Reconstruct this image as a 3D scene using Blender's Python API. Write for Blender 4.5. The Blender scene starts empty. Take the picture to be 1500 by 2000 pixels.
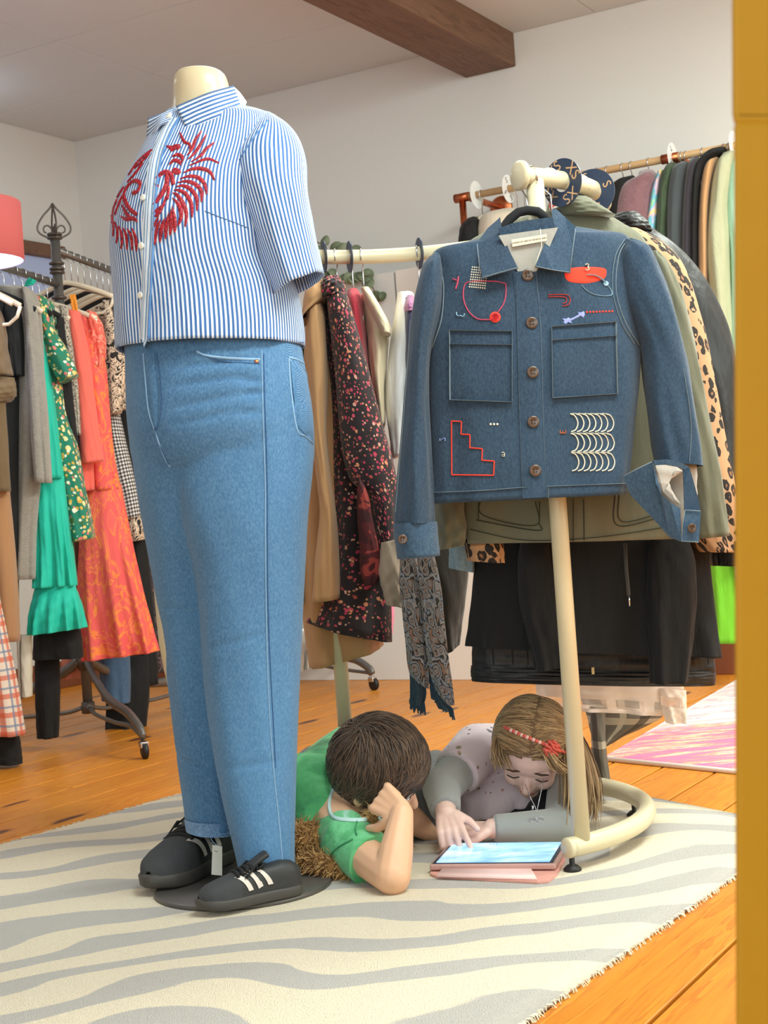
import bpy, bmesh, math, random
import numpy as np
from mathutils import Vector, Matrix
from mathutils.bvhtree import BVHTree
random.seed(7); np.random.seed(7)
SC = bpy.context.scene
COL = SC.collection
# ---------------------------------------------------------------- camera
F = 2900.0; CAMH = 0.68; ROLL = math.radians(4.06)
CR, SR = math.cos(ROLL), math.sin(ROLL)
cd = bpy.data.cameras.new('camera'); cam = bpy.data.objects.new('camera', cd); COL.objects.link(cam)
cd.sensor_fit = 'HORIZONTAL'; cd.sensor_width = 36.0; cd.lens = 36.0*F/1500.0
cd.clip_start = 0.05; cd.clip_end = 60
cam.matrix_world = Matrix(((CR, SR, 0, 0), (0, 0, -1, 0), (-SR, CR, 0, CAMH), (0, 0, 0, 1)))
cd.dof.use_dof = True; cd.dof.focus_distance = 2.75; cd.dof.aperture_fstop = 16.0
cd.dof.aperture_fstop = cd.lens/1000/0.0035
SC.camera = cam
# ---------------------------------------------------------------- world, exposure
w = bpy.data.worlds.new('world'); SC.world = w; w.use_nodes = True
w.node_tree.nodes['Background'].inputs[0].default_value = (0.85, 0.9, 1, 1)
w.node_tree.nodes['Background'].inputs[1].default_value = 0.25
SC.view_settings.view_transform = 'Standard'; SC.view_settings.look = 'None'
SC.view_settings.gamma = 1.0; SC.view_settings.use_curve_mapping = False
SC.view_settings.exposure = 0.0
# ---------------------------------------------------------------- room frame: a runs along the back wall, b away from it
RC = Vector((-1.315, 6.91, 0)); DA = Vector((0.863, -0.505, 0)); DB = Vector((-0.505, -0.863, 0))
CEIL = 2.5
def R(a, b, z=0.0): return RC + DA*a + DB*b + Vector((0, 0, z))
def lamp(name, loc, sx, sy, power, col=(1, 0.95, 0.88), target=None):
    l = bpy.data.lights.new(name, 'AREA'); l.shape = 'RECTANGLE'; l.size = sx; l.size_y = sy
    l.energy = power; l.color = col
    o = bpy.data.objects.new(name, l); COL.objects.link(o); o.location = loc
    d = (Vector(target) - Vector(loc)) if target else Vector((0, 0, -1))
    o.rotation_euler = d.to_track_quat('-Z', 'Y').to_euler()
    return o
lamp('ceiling_light_front', (0.75, 1.75, 2.44), 1.3, 0.7, 68, (.86, .985, .95), (0.40, 2.5, 0.2))
lamp('ceiling_light_rear', R(2.6, 1.9, 2.44), 1.2, 0.5, 15, (.84, .99, .97))
lamp('fill_light_wall', R(4.5, 1.5, 2.44), 0.9, 0.5, 84, (.91, .985, .89))  # added fill below the ceiling, brightens the right end of the back wall
lamp('ceiling_light_left', R(0.75, 2.9, 2.44), 0.3, 0.9, 7, (0.80, 0.95, 1))
lamp('fill_light_camera', R(4.6, 6.9, 1.5), 3.2, 1.8, 56, (.80, .98, 1.0), (0.1, 3.2, 0.9))  # added frontal fill from behind the camera, no window stands there
lamp('fill_light_right', R(6.4, 2.6, 1.6), 1.6, 1.6, 46, (.86, .99, .93), (0.6, 3.6, 0.8))  # added fill from the right side, not a real window
pl0 = bpy.data.lights.new('globe_light', 'POINT'); pl0.energy = 1.6; pl0.color = (.72, .86, 1); pl0.shadow_soft_size = .08
po0 = bpy.data.objects.new('globe_light', pl0); COL.objects.link(po0); po0.location = (-1.66, 5.88, 2.36)
# ---------------------------------------------------------------- pixel <-> world
def uv_(x, y):
    dx, dy = x-750.0, y-1000.0
    return dx*CR - dy*SR, -dx*SR - dy*CR
def px(x, y, Y):
    u, v = uv_(x, y); return Vector((u/F*Y, Y, CAMH + v/F*Y))
def pf(x, y, z=0.0):
    u, v = uv_(x, y); Y = (z-CAMH)*F/v; return Vector((u/F*Y, Y, z))
def pp(x, y, pl):
    u, v = uv_(x, y); k = u/F
    Y = (pl[0]*pl[2] + pl[1]*pl[3])/(k*pl[2] + pl[3])
    return Vector((k*Y, Y, CAMH + v/F*Y))
def unpx(p):
    u, v = p[0]/p[1]*F, (p[2]-CAMH)/p[1]*F
    return 750 + u*CR - v*SR, 1000 - u*SR - v*CR
# ---------------------------------------------------------------- objects
WL = {}
def tag(o, label=None, cat=None, group=None, kind=None):
    if label: o['label'] = label
    if cat: o['category'] = cat
    if group: o['group'] = group
    if kind: o['kind'] = kind
    return o
def thing(name, label, cat, loc, group=None):
    o = bpy.data.objects.new(name, None); COL.objects.link(o); o.empty_display_size = 0.05
    o.location = loc; WL[o.name] = Vector(loc)
    return tag(o, label, cat, group)
def wl(p): return WL.get(p.name, Vector((0, 0, 0))) if p else Vector((0, 0, 0))
def mk(name, V, Fc, m=None, parent=None, smooth=True, uvs=None, kind=None, label=None):
    off = wl(parent)
    me = bpy.data.meshes.new(name)
    me.from_pydata([tuple(Vector(v)-off) for v in V], [], Fc)
    if smooth: me.polygons.foreach_set('use_smooth', [True]*len(me.polygons))
    if uvs is not None:
        l = me.uv_layers.new(name='UVMap')
        vi = np.zeros(len(me.loops), dtype=np.int32); me.loops.foreach_get('vertex_index', vi)
        l.data.foreach_set('uv', np.asarray(uvs, dtype=np.float32)[vi].ravel())
    mats = m if isinstance(m, (list, tuple)) else [m]
    for mm in mats:
        if mm: me.materials.append(mm)
    o = bpy.data.objects.new(name, me); COL.objects.link(o)
    if parent: o.parent = parent; WL[o.name] = off
    if kind: o['kind'] = kind
    if label: o['label'] = label
    return o
def bm_obj(name, bm, m, parent=None, smooth=False, kind=None, label=None):
    V = [v.co.copy() for v in bm.verts]; bm.verts.index_update()
    Fc = [[v.index for v in f.verts] for f in bm.faces]; bm.free()
    return mk(name, V, Fc, m, parent, smooth, kind=kind, label=label)
def box_vf(c, sx, sy, sz, ex=Vector((1, 0, 0)), ey=Vector((0, 1, 0)), ez=Vector((0, 0, 1)), bev=0.0):
    bm = bmesh.new(); bmesh.ops.create_cube(bm, size=1)
    for v in bm.verts: v.co = Vector((v.co.x*sx, v.co.y*sy, v.co.z*sz))
    if bev: bmesh.ops.bevel(bm, geom=bm.edges[:], offset=bev, segments=2, affect='EDGES', profile=0.5)
    for v in bm.verts: v.co = Vector(c) + ex*v.co.x + ey*v.co.y + ez*v.co.z
    bm.normal_update()
    if ex.cross(ey).dot(ez) < 0: bmesh.ops.reverse_faces(bm, faces=bm.faces[:])
    return bm
def box(name, c, sx, sy, sz, m, parent=None, ex=Vector((1, 0, 0)), ey=Vector((0, 1, 0)), ez=Vector((0, 0, 1)), bev=0.0, kind=None, label=None):
    return bm_obj(name, box_vf(c, sx, sy, sz, ex, ey, ez, bev), m, parent, kind=kind, label=label)
class Geo:
    """collects several shapes into one mesh"""
    def __init__(s): s.V = []; s.F = []; s.U = []
    def add(s, V, Fc, U=None):
        n = len(s.V); s.V += [Vector(v) for v in V]; s.F += [[i+n for i in f] for f in Fc]
        s.U += list(U) if U is not None else [(0, 0)]*len(V)
        return s
    def bm(s, b):
        b.verts.index_update(); V = [v.co.copy() for v in b.verts]; Fc = [[v.index for v in f.verts] for f in b.faces]; b.free()
        return s.add(V, Fc)
    def tube(s, *a, **k): return s.add(*tube_vf(*a, **k))
    def build(s, name, m, parent=None, smooth=True, kind=None, label=None): return mk(name, s.V, s.F, m, parent, smooth, s.U, kind, label)
def catmull(P, n):
    """resample rows of numbers along a Catmull-Rom curve"""
    P = np.asarray(P, float)
    if len(P) == 2: t = np.linspace(0, 1, n)[:, None]; return P[0]*(1-t)+P[1]*t
    Q = np.vstack([2*P[0]-P[1], P, 2*P[-1]-P[-2]]); out = []
    for s in np.linspace(0, len(P)-1-1e-9, n):
        i = int(s); t = s-i; a, b, c, d = Q[i:i+4]
        out.append(0.5*((2*b)+(-a+c)*t+(2*a-5*b+4*c-d)*t*t+(-a+3*b-3*c+d)*t**3))
    return np.array(out)
def tube_vf(pts, rad, n=8, cap=True, closed=False, flat=1.0, up=None):
    """tube along 3-D points; rad one number or one per point"""
    P = [Vector(p) for p in pts]; N = len(P)
    rs = rad if hasattr(rad, '__len__') else [rad]*N
    V = []; Fc = []; U = []; prev = None; L = 0
    for i, p in enumerate(P):
        a, b = (P[i-1], P[(i+1) % N]) if closed else (P[max(0, i-1)], P[min(N-1, i+1)])
        t = (b-a)
        t = t.normalized() if t.length > 1e-9 else Vector((0, 0, 1))
        if prev is None:
            r = Vector(up) if up else (Vector((0, 0, 1)) if abs(t.z) < 0.9 else Vector((1, 0, 0)))
        else: r = prev
        x = (r - t*r.dot(t)); x = x.normalized() if x.length > 1e-6 else t.orthogonal().normalized()
        y = t.cross(x); prev = x
        if i: L += (p-P[i-1]).length
        for k in range(n):
            an = 2*math.pi*k/n
            V.append(p + x*math.cos(an)*rs[i]*flat + y*math.sin(an)*rs[i]); U.append((k/n*6.28*max(rs), L))
    for i in range(N if closed else N-1):
        j = (i+1) % N
        for k in range(n):
            q = (k+1) % n; Fc.append([i*n+k, i*n+q, j*n+q, j*n+k])
    if cap and not closed: Fc.append(list(range(n))[::-1]); Fc.append([(N-1)*n+k for k in range(n)])
    return V, Fc, U
def tube(name, pts, rad, m, parent=None, n=10, kind=None, label=None, **k):
    V, Fc, U = tube_vf(pts, rad, n, **k); return mk(name, V, Fc, m, parent, True, U, kind, label)
def lathe_vf(prof, n=24, c=(0, 0, 0), ax=Vector((0, 0, 1))):
    """prof: (r, h) pairs turned about the axis"""
    ax = Vector(ax).normalized(); x = ax.orthogonal().normalized(); y = ax.cross(x); c = Vector(c)
    V = []; Fc = []
    for r, h in prof:
        for k in range(n):
            a = 2*math.pi*k/n; V.append(c + ax*h + (x*math.cos(a)+y*math.sin(a))*max(r, 1e-5))
    for i in range(len(prof)-1):
        for k in range(n):
            q = (k+1) % n; Fc.append([i*n+k, i*n+q, (i+1)*n+q, (i+1)*n+k])
    return V, Fc
def lathe(name, prof, m, parent=None, n=24, c=(0, 0, 0), ax=Vector((0, 0, 1)), label=None, smooth=True):
    V, Fc = lathe_vf(prof, n, c, ax); return mk(name, V, Fc, m, parent, smooth, label=label)
def spow(a, e): return math.copysign(abs(a)**e, a)
def ptube_geo(rows, pl, n=36, p=2.3, m=40, rip=0.0, ripn=9, rip0=0.0, seed=0, cap=(True, True), uref=None, shift=0.0, ripk=1.3, creases=0.0):
    """cloth tube from rows (xl, yl, xr, yr, half thickness [, shift]); pixels of its left and right edge on the upright plane pl"""
    rng = random.Random(seed)
    nv = Vector((pl[2], pl[3], 0)).normalized(); ROW = []
    for r in rows:
        A, B = pp(r[0], r[1], pl), pp(r[2], r[3], pl)
        sh = (r[5] if len(r) > 5 else 0.0) + shift
        ROW.append(list(A)+list(B)+[r[4], sh])
    ROW = catmull(ROW, m)
    ph = [rng.uniform(0, 6.28) for _ in range(6)]
    V = []; U = []; Fc = []; L = 0; pc = None
    for i, q in enumerate(ROW):
        A, B = Vector(q[0:3]), Vector(q[3:6]); th = max(q[6], 0.002); c = (A+B)/2 + nv*q[7]; e = (B-A)/2
        s = i/(m-1); f = max(0, (s-rip0)/(1-rip0))**ripk if rip else 0
        for k in range(n):
            a = 2*math.pi*k/n; cs, sn = math.cos(a), math.sin(a)
            X, Y = spow(cs, 2/p), spow(sn, 2/p)
            d = 0.0
            if rip: d = rip*f*(math.sin(ripn*a+ph[0]+0.6*math.sin(3*s+ph[4]))+0.5*math.sin((ripn*2+1)*a+ph[1]+s*2)+0.6*math.sin(3*a+ph[2]+s))
            if creases: d += creases*(math.sin(13*s+3*a+ph[3])*math.sin(5*a+7*s+ph[5])+0.6*math.sin(27*s-4*a+ph[1]))
            V.append(c + e*X*(1+d*0.3/max(e.length, .01)) + nv*(-1)*(th*Y + d*abs(sn)**0.5*(1 if sn >= 0 else -1)))
    ref = V[(m//2)*n:(m//2+1)*n]; acc = [0.0]
    for k in range(n): acc.append(acc[-1]+(ref[(k+1) % n]-ref[k]).length)
    tot = acc[-1]; circ = uref or tot; L = 0
    for i, q in enumerate(ROW):
        if i: L += (Vector((q[0:3]+q[3:6])/2)-Vector((ROW[i-1][0:3]+ROW[i-1][3:6])/2)).length
        U += [(acc[k]/tot*circ, -L) for k in range(n)]
    for i in range(m-1):
        for k in range(n):
            q = (k+1) % n; Fc.append([i*n+q, (i+1)*n+q, (i+1)*n+k, i*n+k])
    if cap[0]: Fc.append([k for k in range(n)][::-1])
    if cap[1]: Fc.append([(m-1)*n+k for k in range(n)])
    return V, Fc, U
def ptube(name, rows, pl, mat, parent=None, label=None, **k):
    V, Fc, U = ptube_geo(rows, pl, **k)
    # the seam of the uv runs at k=0: split it so that patterns do not smear
    n = k.get('n', 36); mm = k.get('m', 40); off = wl(parent)
    circ = max(u[0] for u in U)*n/(n-1)
    o = mk(name, V, Fc, mat, parent, True, U, None, label)
    me = o.data; uvl = me.uv_layers[0].data
    for f in me.polygons:
        us = [uvl[l].uv[0] for l in f.loop_indices]
        if len(us) == 4 and max(us)-min(us) > circ*0.5:
            for l in f.loop_indices:
                if uvl[l].uv[0] < circ*0.5: uvl[l].uv[0] += circ
    return o
def bvh_of(*objs):
    V = []; Fc = []
    for o in objs:
        n = len(V); off = o.matrix_world.translation if o.parent is None else wl(o.parent)
        V += [v.co + off for v in o.data.vertices]; Fc += [[i+n for i in p.vertices] for p in o.data.polygons]
    return BVHTree.FromPolygons(V, Fc)
CO = Vector((0, 0, CAMH))
def hit(b, x, y):
    d = (px(x, y, 1.0)-CO).normalized(); h = b.ray_cast(CO, d)
    return (h[0], h[1]) if h[0] is not None else (None, None)
def stitch_vf(b, pts, wid, lift=0.0012, n=None, taper=False, high=None):
    """a raised line sewn onto a surface, through pixel points"""
    P = catmull(pts, n or max(2, int(sum(math.dist(pts[i][:2], pts[i+1][:2]) for i in range(len(pts)-1))/5)+2)) if len(pts) > 2 or n else catmull(pts, max(2, int(math.dist(pts[0], pts[1])/6)+2))
    H = []
    for q in P:
        h, nn = hit(b, q[0], q[1])
        if h is not None:
            if nn.dot(CO-h) < 0: nn = -nn
            H.append((h, nn))
    V = []; Fc = []; N = len(H)
    if N < 2: return V, Fc
    for i, (h, nn) in enumerate(H):
        t = H[min(N-1, i+1)][0]-H[max(0, i-1)][0]
        sd = t.cross(nn); sd = sd.normalized() if sd.length > 1e-9 else Vector((1, 0, 0))
        wv = wid*(1 if not taper else max(0.12, math.sin(math.pi*min(1, 0.08+0.92*i/(N-1)))**0.7 if taper is True else taper(i/(N-1))))
        hi = lift if high is None else high
        V += [h+nn*lift*0.3-sd*wv/2, h+nn*(lift+hi), h+nn*lift*0.3+sd*wv/2]
    for i in range(N-1):
        for k in range(2): Fc.append([i*3+k, i*3+k+1, (i+1)*3+k+1, (i+1)*3+k])
    return V, Fc
def patch_vf(b, poly, lift=0.0015, rings=4):
    """a filled patch sewn onto a surface, outline in pixels"""
    cx = sum(q[0] for q in poly)/len(poly); cy = sum(q[1] for q in poly)/len(poly); V = []; Fc = []; N = len(poly)
    for r in range(rings+1):
        s = 1-r/rings
        for q in poly:
            x, y = cx+(q[0]-cx)*max(s, 0.01), cy+(q[1]-cy)*max(s, 0.01)
            h, nn = hit(b, x, y)
            if h is None: h, nn = V[-1] if V else CO, Vector((0, -1, 0))
            if nn.dot(CO-h) < 0: nn = -nn
            V.append(h+nn*lift*(0.3 if r == 0 else 1))
    for r in range(rings):
        for k in range(N):
            q = (k+1) % N; Fc.append([r*N+k, r*N+q, (r+1)*N+q, (r+1)*N+k])
    return V, Fc
def capsule_vf(p0, r0, p1, r1, n=12):
    p0, p1 = Vector(p0), Vector(p1); d = p1-p0; L = d.length; ax = d.normalized() if L > 1e-6 else Vector((0, 0, 1))
    prof = [(r0*math.sin(a), -r0*math.cos(a)) for a in np.linspace(0.02, math.pi/2, 5)] + [(r1*math.cos(a), L+r1*math.sin(a)) for a in np.linspace(0, math.pi/2-0.02, 5)]
    V, Fc = lathe_vf(prof, n, p0, ax); N = len(prof); Fc.append(list(range(n))[::-1]); Fc.append([(N-1)*n+k for k in range(n)])
    return V, Fc
def ell_vf(c, rx, ry, rz, ex=Vector((1, 0, 0)), ey=Vector((0, 1, 0)), ez=Vector((0, 0, 1)), n=20, m=12):
    V = []; Fc = []; c = Vector(c)
    for i in range(m+1):
        a = math.pi*(i+0.02)/(m+0.04)
        for k in range(n):
            b = 2*math.pi*k/n
            V.append(c+ex*rx*math.sin(a)*math.cos(b)+ey*ry*math.sin(a)*math.sin(b)+ez*rz*math.cos(a))
    for i in range(m):
        for k in range(n):
            q = (k+1) % n; Fc.append([i*n+k, (i+1)*n+k, (i+1)*n+q, i*n+q])
    Fc.append(list(range(n))); Fc.append([m*n+k for k in range(n)][::-1])
    return V, Fc
def fuse(name, G, vox, m, parent=None, smooth=4, dec=None, label=None):
    """one continuous skin round all the shapes collected in G"""
    me = bpy.data.meshes.new('t'); me.from_pydata([tuple(v) for v in G.V], [], G.F)
    o = bpy.data.objects.new('t', me); COL.objects.link(o)
    r = o.modifiers.new('r', 'REMESH'); r.mode = 'VOXEL'; r.voxel_size = vox; r.use_smooth_shade = True
    if smooth: s = o.modifiers.new('s', 'SMOOTH'); s.iterations = smooth; s.factor = 0.5
    if dec: d = o.modifiers.new('d', 'DECIMATE'); d.ratio = dec
    dg = bpy.context.evaluated_depsgraph_get(); ev = o.evaluated_get(dg)
    me2 = bpy.data.meshes.new_from_object(ev)
    V = [v.co.copy() for v in me2.vertices]; Fc = [list(p.vertices) for p in me2.polygons]
    bpy.data.objects.remove(o); bpy.data.meshes.remove(me); bpy.data.meshes.remove(me2)
    return mk(name, V, Fc, m, parent, True, label=label)
# ---------------------------------------------------------------- materials
def s2l(c): return tuple((v/255/12.92) if v/255 <= 0.04045 else ((v/255+0.055)/1.055)**2.4 for v in c)
class NT:
    def __init__(s, name):
        s.m = bpy.data.materials.new(name); s.m.use_nodes = True; s.t = s.m.node_tree; s.b = s.t.nodes['Principled BSDF']
    def n(s, typ, ins=None, **kw):
        x = s.t.nodes.new('ShaderNode'+typ)
        for k, v in kw.items(): setattr(x, k, v)
        for k, v in (ins or {}).items(): s.put(x.inputs[k], v)
        return x
    def put(s, sock, v):
        if hasattr(v, 'is_output') or hasattr(v, 'node'): s.t.links.new(v, sock)
        else:
            if isinstance(v, tuple) and len(v) == 3 and sock.type == 'RGBA': v = v+(1,)
            sock.default_value = v
    def set(s, k, v): s.put(s.b.inputs[k], v); return s
    def co(s, kind='Object', sc=(1, 1, 1), rot=(0, 0, 0), loc=(0, 0, 0)):
        t = s.n('TexCoord'); mp = s.n('Mapping', {'Scale': sc, 'Rotation': rot, 'Location': loc}); s.t.links.new(t.outputs[kind], mp.inputs['Vector']); return mp.outputs[0]
    def noise(s, co, scale, detail=3, rough=0.5, dist=0.0): return s.n('TexNoise', {'Vector': co, 'Scale': scale, 'Detail': detail, 'Roughness': rough, 'Distortion': dist})
    def vor(s, co, scale, feature='F1', rnd=1.0):
        return s.n('TexVoronoi', {'Vector': co, 'Scale': scale, 'Randomness': rnd}, feature=feature)
    def wave(s, co, scale, dist=0.0, dirn='X', prof='SIN', det=2.0, dsc=1.0): return s.n('TexWave', {'Vector': co, 'Scale': scale, 'Distortion': dist, 'Detail': det, 'Detail Scale': dsc}, bands_direction=dirn, wave_profile=prof)
    def ramp(s, f, stops, interp='LINEAR'):
        r = s.n('ValToRGB', {'Fac': f}); r.color_ramp.interpolation = interp; e = r.color_ramp.elements
        while len(e) < len(stops): e.new(0.5)
        for el, (p, c) in zip(e, stops): el.position = p; el.color = (c if isinstance(c, tuple) else (c, c, c))[:3]+(1,)
        return r.outputs[0]
    def mix(s, f, a, b, mode='MIX'):
        x = s.n('Mix', data_type='RGBA', blend_type=mode); s.put(x.inputs[0], f); s.put(x.inputs[6], a); s.put(x.inputs[7], b); return x.outputs[2]
    def math(s, op, a, b=0.0, c=None):
        x = s.n('Math', operation=op); s.put(x.inputs[0], a); s.put(x.inputs[1], b)
        if c is not None: s.put(x.inputs[2], c)
        return x.outputs[0]
    def sep(s, v): return s.n('SeparateXYZ', {0: v}).outputs
    def bump(s, h, strength=0.3, dist=0.002):
        x = s.n('Bump', {'Height': h, 'Strength': strength, 'Distance': dist}); s.put(s.b.inputs['Normal'], x.outputs[0]); return s
MATS = {}
def cached(fn):
    def g(*a, **k):
        key = (fn.__name__, a, tuple(sorted(k.items())))
        if key not in MATS: MATS[key] = fn(*a, **k)
        return MATS[key]
    return g
@cached
def plain(rgb, rough=0.5, metal=0.0, bump=0.0, bscale=60, var=0.06, name='painted', coat=0.0):
    t = NT(name); c = s2l(rgb); co = t.co('Object')
    n = t.noise(co, bscale, 3)
    t.set('Base Color', t.mix(n.outputs[0], tuple(v*(1-var) for v in c), tuple(min(1, v*(1+var)) for v in c)))
    t.set('Roughness', rough).set('Metallic', metal)
    if coat: t.set('Coat Weight', coat)
    if bump: t.bump(n.outputs[0], bump, 0.002)
    return t.m
def weave(t, co, strength=0.15, scale=900):
    a = t.wave(co, scale/6.28, 0.4, 'X'); b = t.wave(co, scale/6.28, 0.4, 'Y'); n = t.noise(co, 18, 4)
    h = t.math('ADD', t.math('MULTIPLY', t.math('ADD', a.outputs[1], b.outputs[1]), 0.12), t.math('MULTIPLY', n.outputs[0], 1.5))
    t.bump(h, strength, 0.006)
@cached
def cloth(rgb, rough=0.85, var=0.1, sheen=0.25, wrinkle=0.35, nsc=25, name='cloth', alpha=1.0):
    t = NT(name); c = s2l(rgb); co = t.co('Object'); n = t.noise(co, nsc, 5, 0.6); f = t.noise(co, 420, 2)
    k = t.mix(n.outputs[0], tuple(v*(1-var) for v in c), tuple(min(1, v*(1+var)) for v in c))
    t.set('Base Color', t.mix(t.math('MULTIPLY', f.outputs[0], 0.25), k, tuple(v*0.7 for v in c)))
    t.set('Roughness', rough).set('Sheen Weight', sheen)
    if alpha < 1: t.set('Alpha', alpha)
    w2 = t.noise(t.co('Object', (1, 1, 0.35)), 14, 4, 0.55, 0.4)
    t.bump(w2.outputs[0], wrinkle, 0.02)
    return t.m
@cached
def knit(rgb, sc=160):
    t = NT('knit'); c = s2l(rgb); co = t.co('UV'); n = t.noise(co, 300, 2); v = t.vor(co, sc); n2 = t.noise(co, 40, 3)
    t.set('Base Color', t.ramp(t.math('ADD', t.math('MULTIPLY', n.outputs[0], 0.7), t.math('MULTIPLY', n2.outputs[0], 0.3)), [(0.3, tuple(x*0.7 for x in c)), (0.7, tuple(min(1, x*1.25) for x in c))]))
    t.set('Roughness', 0.95).set('Sheen Weight', 0.5).bump(v.outputs[0], 0.5, 0.003)
    return t.m
@cached
def denim(base, light, dark, wash=0.5, stitch=False):
    t = NT('denim'); b, l, d = s2l(base), s2l(light), s2l(dark); co = t.co('Object')
    big = t.noise(t.co('Object', (1, 1, 0.3)), 5, 3, 0.5); fib = t.noise(t.co('Object', (1, 1, 0.5)), 300, 4, 0.8); tw = t.wave(t.co('Object', rot=(0.3, 0.2, 0.6)), 330, 1.5)
    c1 = t.mix(t.ramp(big.outputs[0], [(0.35, 0.0), (0.65, 1.0)]), d, b)
    f = t.math('ADD', t.math('MULTIPLY', fib.outputs[0], 0.75), t.math('MULTIPLY', tw.outputs[1], 0.25))
    c2 = t.mix(t.math('MULTIPLY', t.ramp(f, [(0.40, 0.0), (0.66, 1.0)]), wash), c1, l)
    t.set('Base Color', c2).set('Roughness', 0.9).set('Sheen Weight', 0.15).bump(f, 0.4, 0.002)
    return t.m
@cached
def stripes(c1, c2, period=0.0078, duty=0.5, uv='U'):
    t = NT('striped_cotton'); co = t.co('UV'); x = t.sep(co)[0 if uv == 'U' else 1]
    nz = t.noise(co, 30, 2); x = t.math('ADD', x, t.math('MULTIPLY', nz.outputs[0], 0.0008))
    fr = t.math('FRACT', t.math('DIVIDE', x, period))
    m = t.ramp(fr, [(0.0, 0.0), (0.08, 1.0), (duty, 1.0), (duty+0.08, 0.0)])
    t.set('Base Color', t.mix(m, s2l(c1), s2l(c2))).set('Roughness', 0.75).set('Sheen Weight', 0.1)
    w2 = t.noise(t.co('Object', (1, 1, 0.4)), 16, 4, 0.55, 0.5); t.bump(w2.outputs[0], 0.5, 0.02)
    return t.m
@cached
def floral(ground, cols, scale=55, size=0.34, stretch=1.0, density=0.75, leaves=None, uvk='UV', warp=0.0):
    """scattered little flowers on a plain ground"""
    t = NT('floral_print'); co = t.co(uvk, (1, stretch, 1))
    if warp:
        nz = t.noise(co, scale*0.5, 3); co = t.n('VectorMath', {0: co, 1: t.n('VectorMath', {0: nz.outputs[1], 'Scale': warp/scale}, operation='SCALE').outputs[0]}, operation='ADD').outputs[0]
    c = s2l(ground)
    for i, sc in enumerate((scale, scale*1.7)):
        cc = t.n('VectorMath', {0: co, 1: (3.1*i, 1.7*i, 0)}, operation='ADD').outputs[0]
        v = t.vor(cc, sc); s = t.sep(v.outputs['Color'])
        st = [(k/len(cols), s2l(q)) for k, q in enumerate(cols)]
        fc = t.ramp(s[0], st, 'CONSTANT')
        wob = t.noise(cc, sc*3.2, 2)
        dd = t.math('ADD', v.outputs['Distance'], t.math('MULTIPLY', t.math('SUBTRACT', wob.outputs[0], 0.5), 0.3))
        on = t.math('MULTIPLY', t.math('LESS_THAN', dd, size), t.math('LESS_THAN', s[1], density))
        if leaves and i == 0:
            ln = t.noise(cc, sc*1.5, 4, 0.6, 1.0); c = t.mix(t.ramp(ln.outputs[0], [(0.56, 0.0), (0.6, 1.0)]), c, s2l(leaves))
        c = t.mix(on, c, fc)
        ce = t.math('MULTIPLY', t.math('LESS_THAN', v.outputs['Distance'], size*0.28), t.math('LESS_THAN', s[1], density))
        c = t.mix(t.math('MULTIPLY', ce, 0.6), c, s2l(cols[-1]))
    t.set('Base Color', c).set('Roughness', 0.85).set('Sheen Weight', 0.15)
    w2 = t.noise(t.co('Object', (1, 1, 0.4)), 14, 4, 0.5, 0.5); t.bump(w2.outputs[0], 0.35, 0.02)
    return t.m
@cached
def blotch(stops, scale=20, dist=1.5, stretch=(1, 1, 1), interp='CONSTANT', uvk='UV', det=2.0):
    """large flowing print from banded noise"""
    t = NT('flowing_print'); co = t.co(uvk, stretch); n = t.noise(co, scale, det, 0.5, dist)
    t.set('Base Color', t.ramp(n.outputs[0], [(p, s2l(c)) for p, c in stops], interp)).set('Roughness', 0.8)
    w2 = t.noise(t.co('Object', (1, 1, 0.4)), 14, 4, 0.5, 0.5); t.bump(w2.outputs[0], 0.35, 0.02)
    return t.m
@cached
def paisley(ground, cols, scale=16, rings=5.0):
    t = NT('paisley'); co = t.co('UV', (1, 0.75, 1)); nz = t.noise(co, scale*0.8, 2); cw = t.n('VectorMath', {0: co, 1: t.n('VectorMath', {0: nz.outputs[1], 'Scale': 1.1/scale}, operation='SCALE').outputs[0]}, operation='ADD').outputs[0]
    v = t.vor(cw, scale, 'SMOOTH_F1'); f = t.math('FRACT', t.math('MULTIPLY', v.outputs['Distance'], rings))
    st = [(0, s2l(ground))]+[((k+1)/(len(cols)+1), s2l(q)) for k, q in enumerate(cols)]
    t.set('Base Color', t.ramp(f, st, 'CONSTANT')).set('Roughness', 0.85)
    return t.m
@cached
def leopard(ground, inner, spot, scale=26):
    t = NT('leopard_print'); co = t.co('UV', (1.1, 0.85, 1)); nz = t.noise(co, scale*1.6, 2)
    cw = t.n('VectorMath', {0: co, 1: t.n('VectorMath', {0: nz.outputs[1], 'Scale': 0.55/scale}, operation='SCALE').outputs[0]}, operation='ADD').outputs[0]
    v = t.vor(cw, scale, rnd=0.85); s = t.sep(v.outputs['Color']); d = v.outputs['Distance']
    n = t.noise(co, scale*1.3, 1); br = t.math('GREATER_THAN', n.outputs[0], 0.30)
    ring = t.math('MULTIPLY', t.math('LESS_THAN', d, 0.46), br); core = t.math('MULTIPLY', t.math('LESS_THAN', d, 0.19), t.math('LESS_THAN', s[0], 0.65))
    c = t.mix(ring, s2l(ground), s2l(spot)); c = t.mix(core, c, s2l(inner))
    t.set('Base Color', c).set('Roughness', 0.8)
    w2 = t.noise(t.co('Object', (1, 1, 0.4)), 12, 3, 0.5, 0.5); t.bump(w2.outputs[0], 0.3, 0.02)
    return t.m
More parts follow.
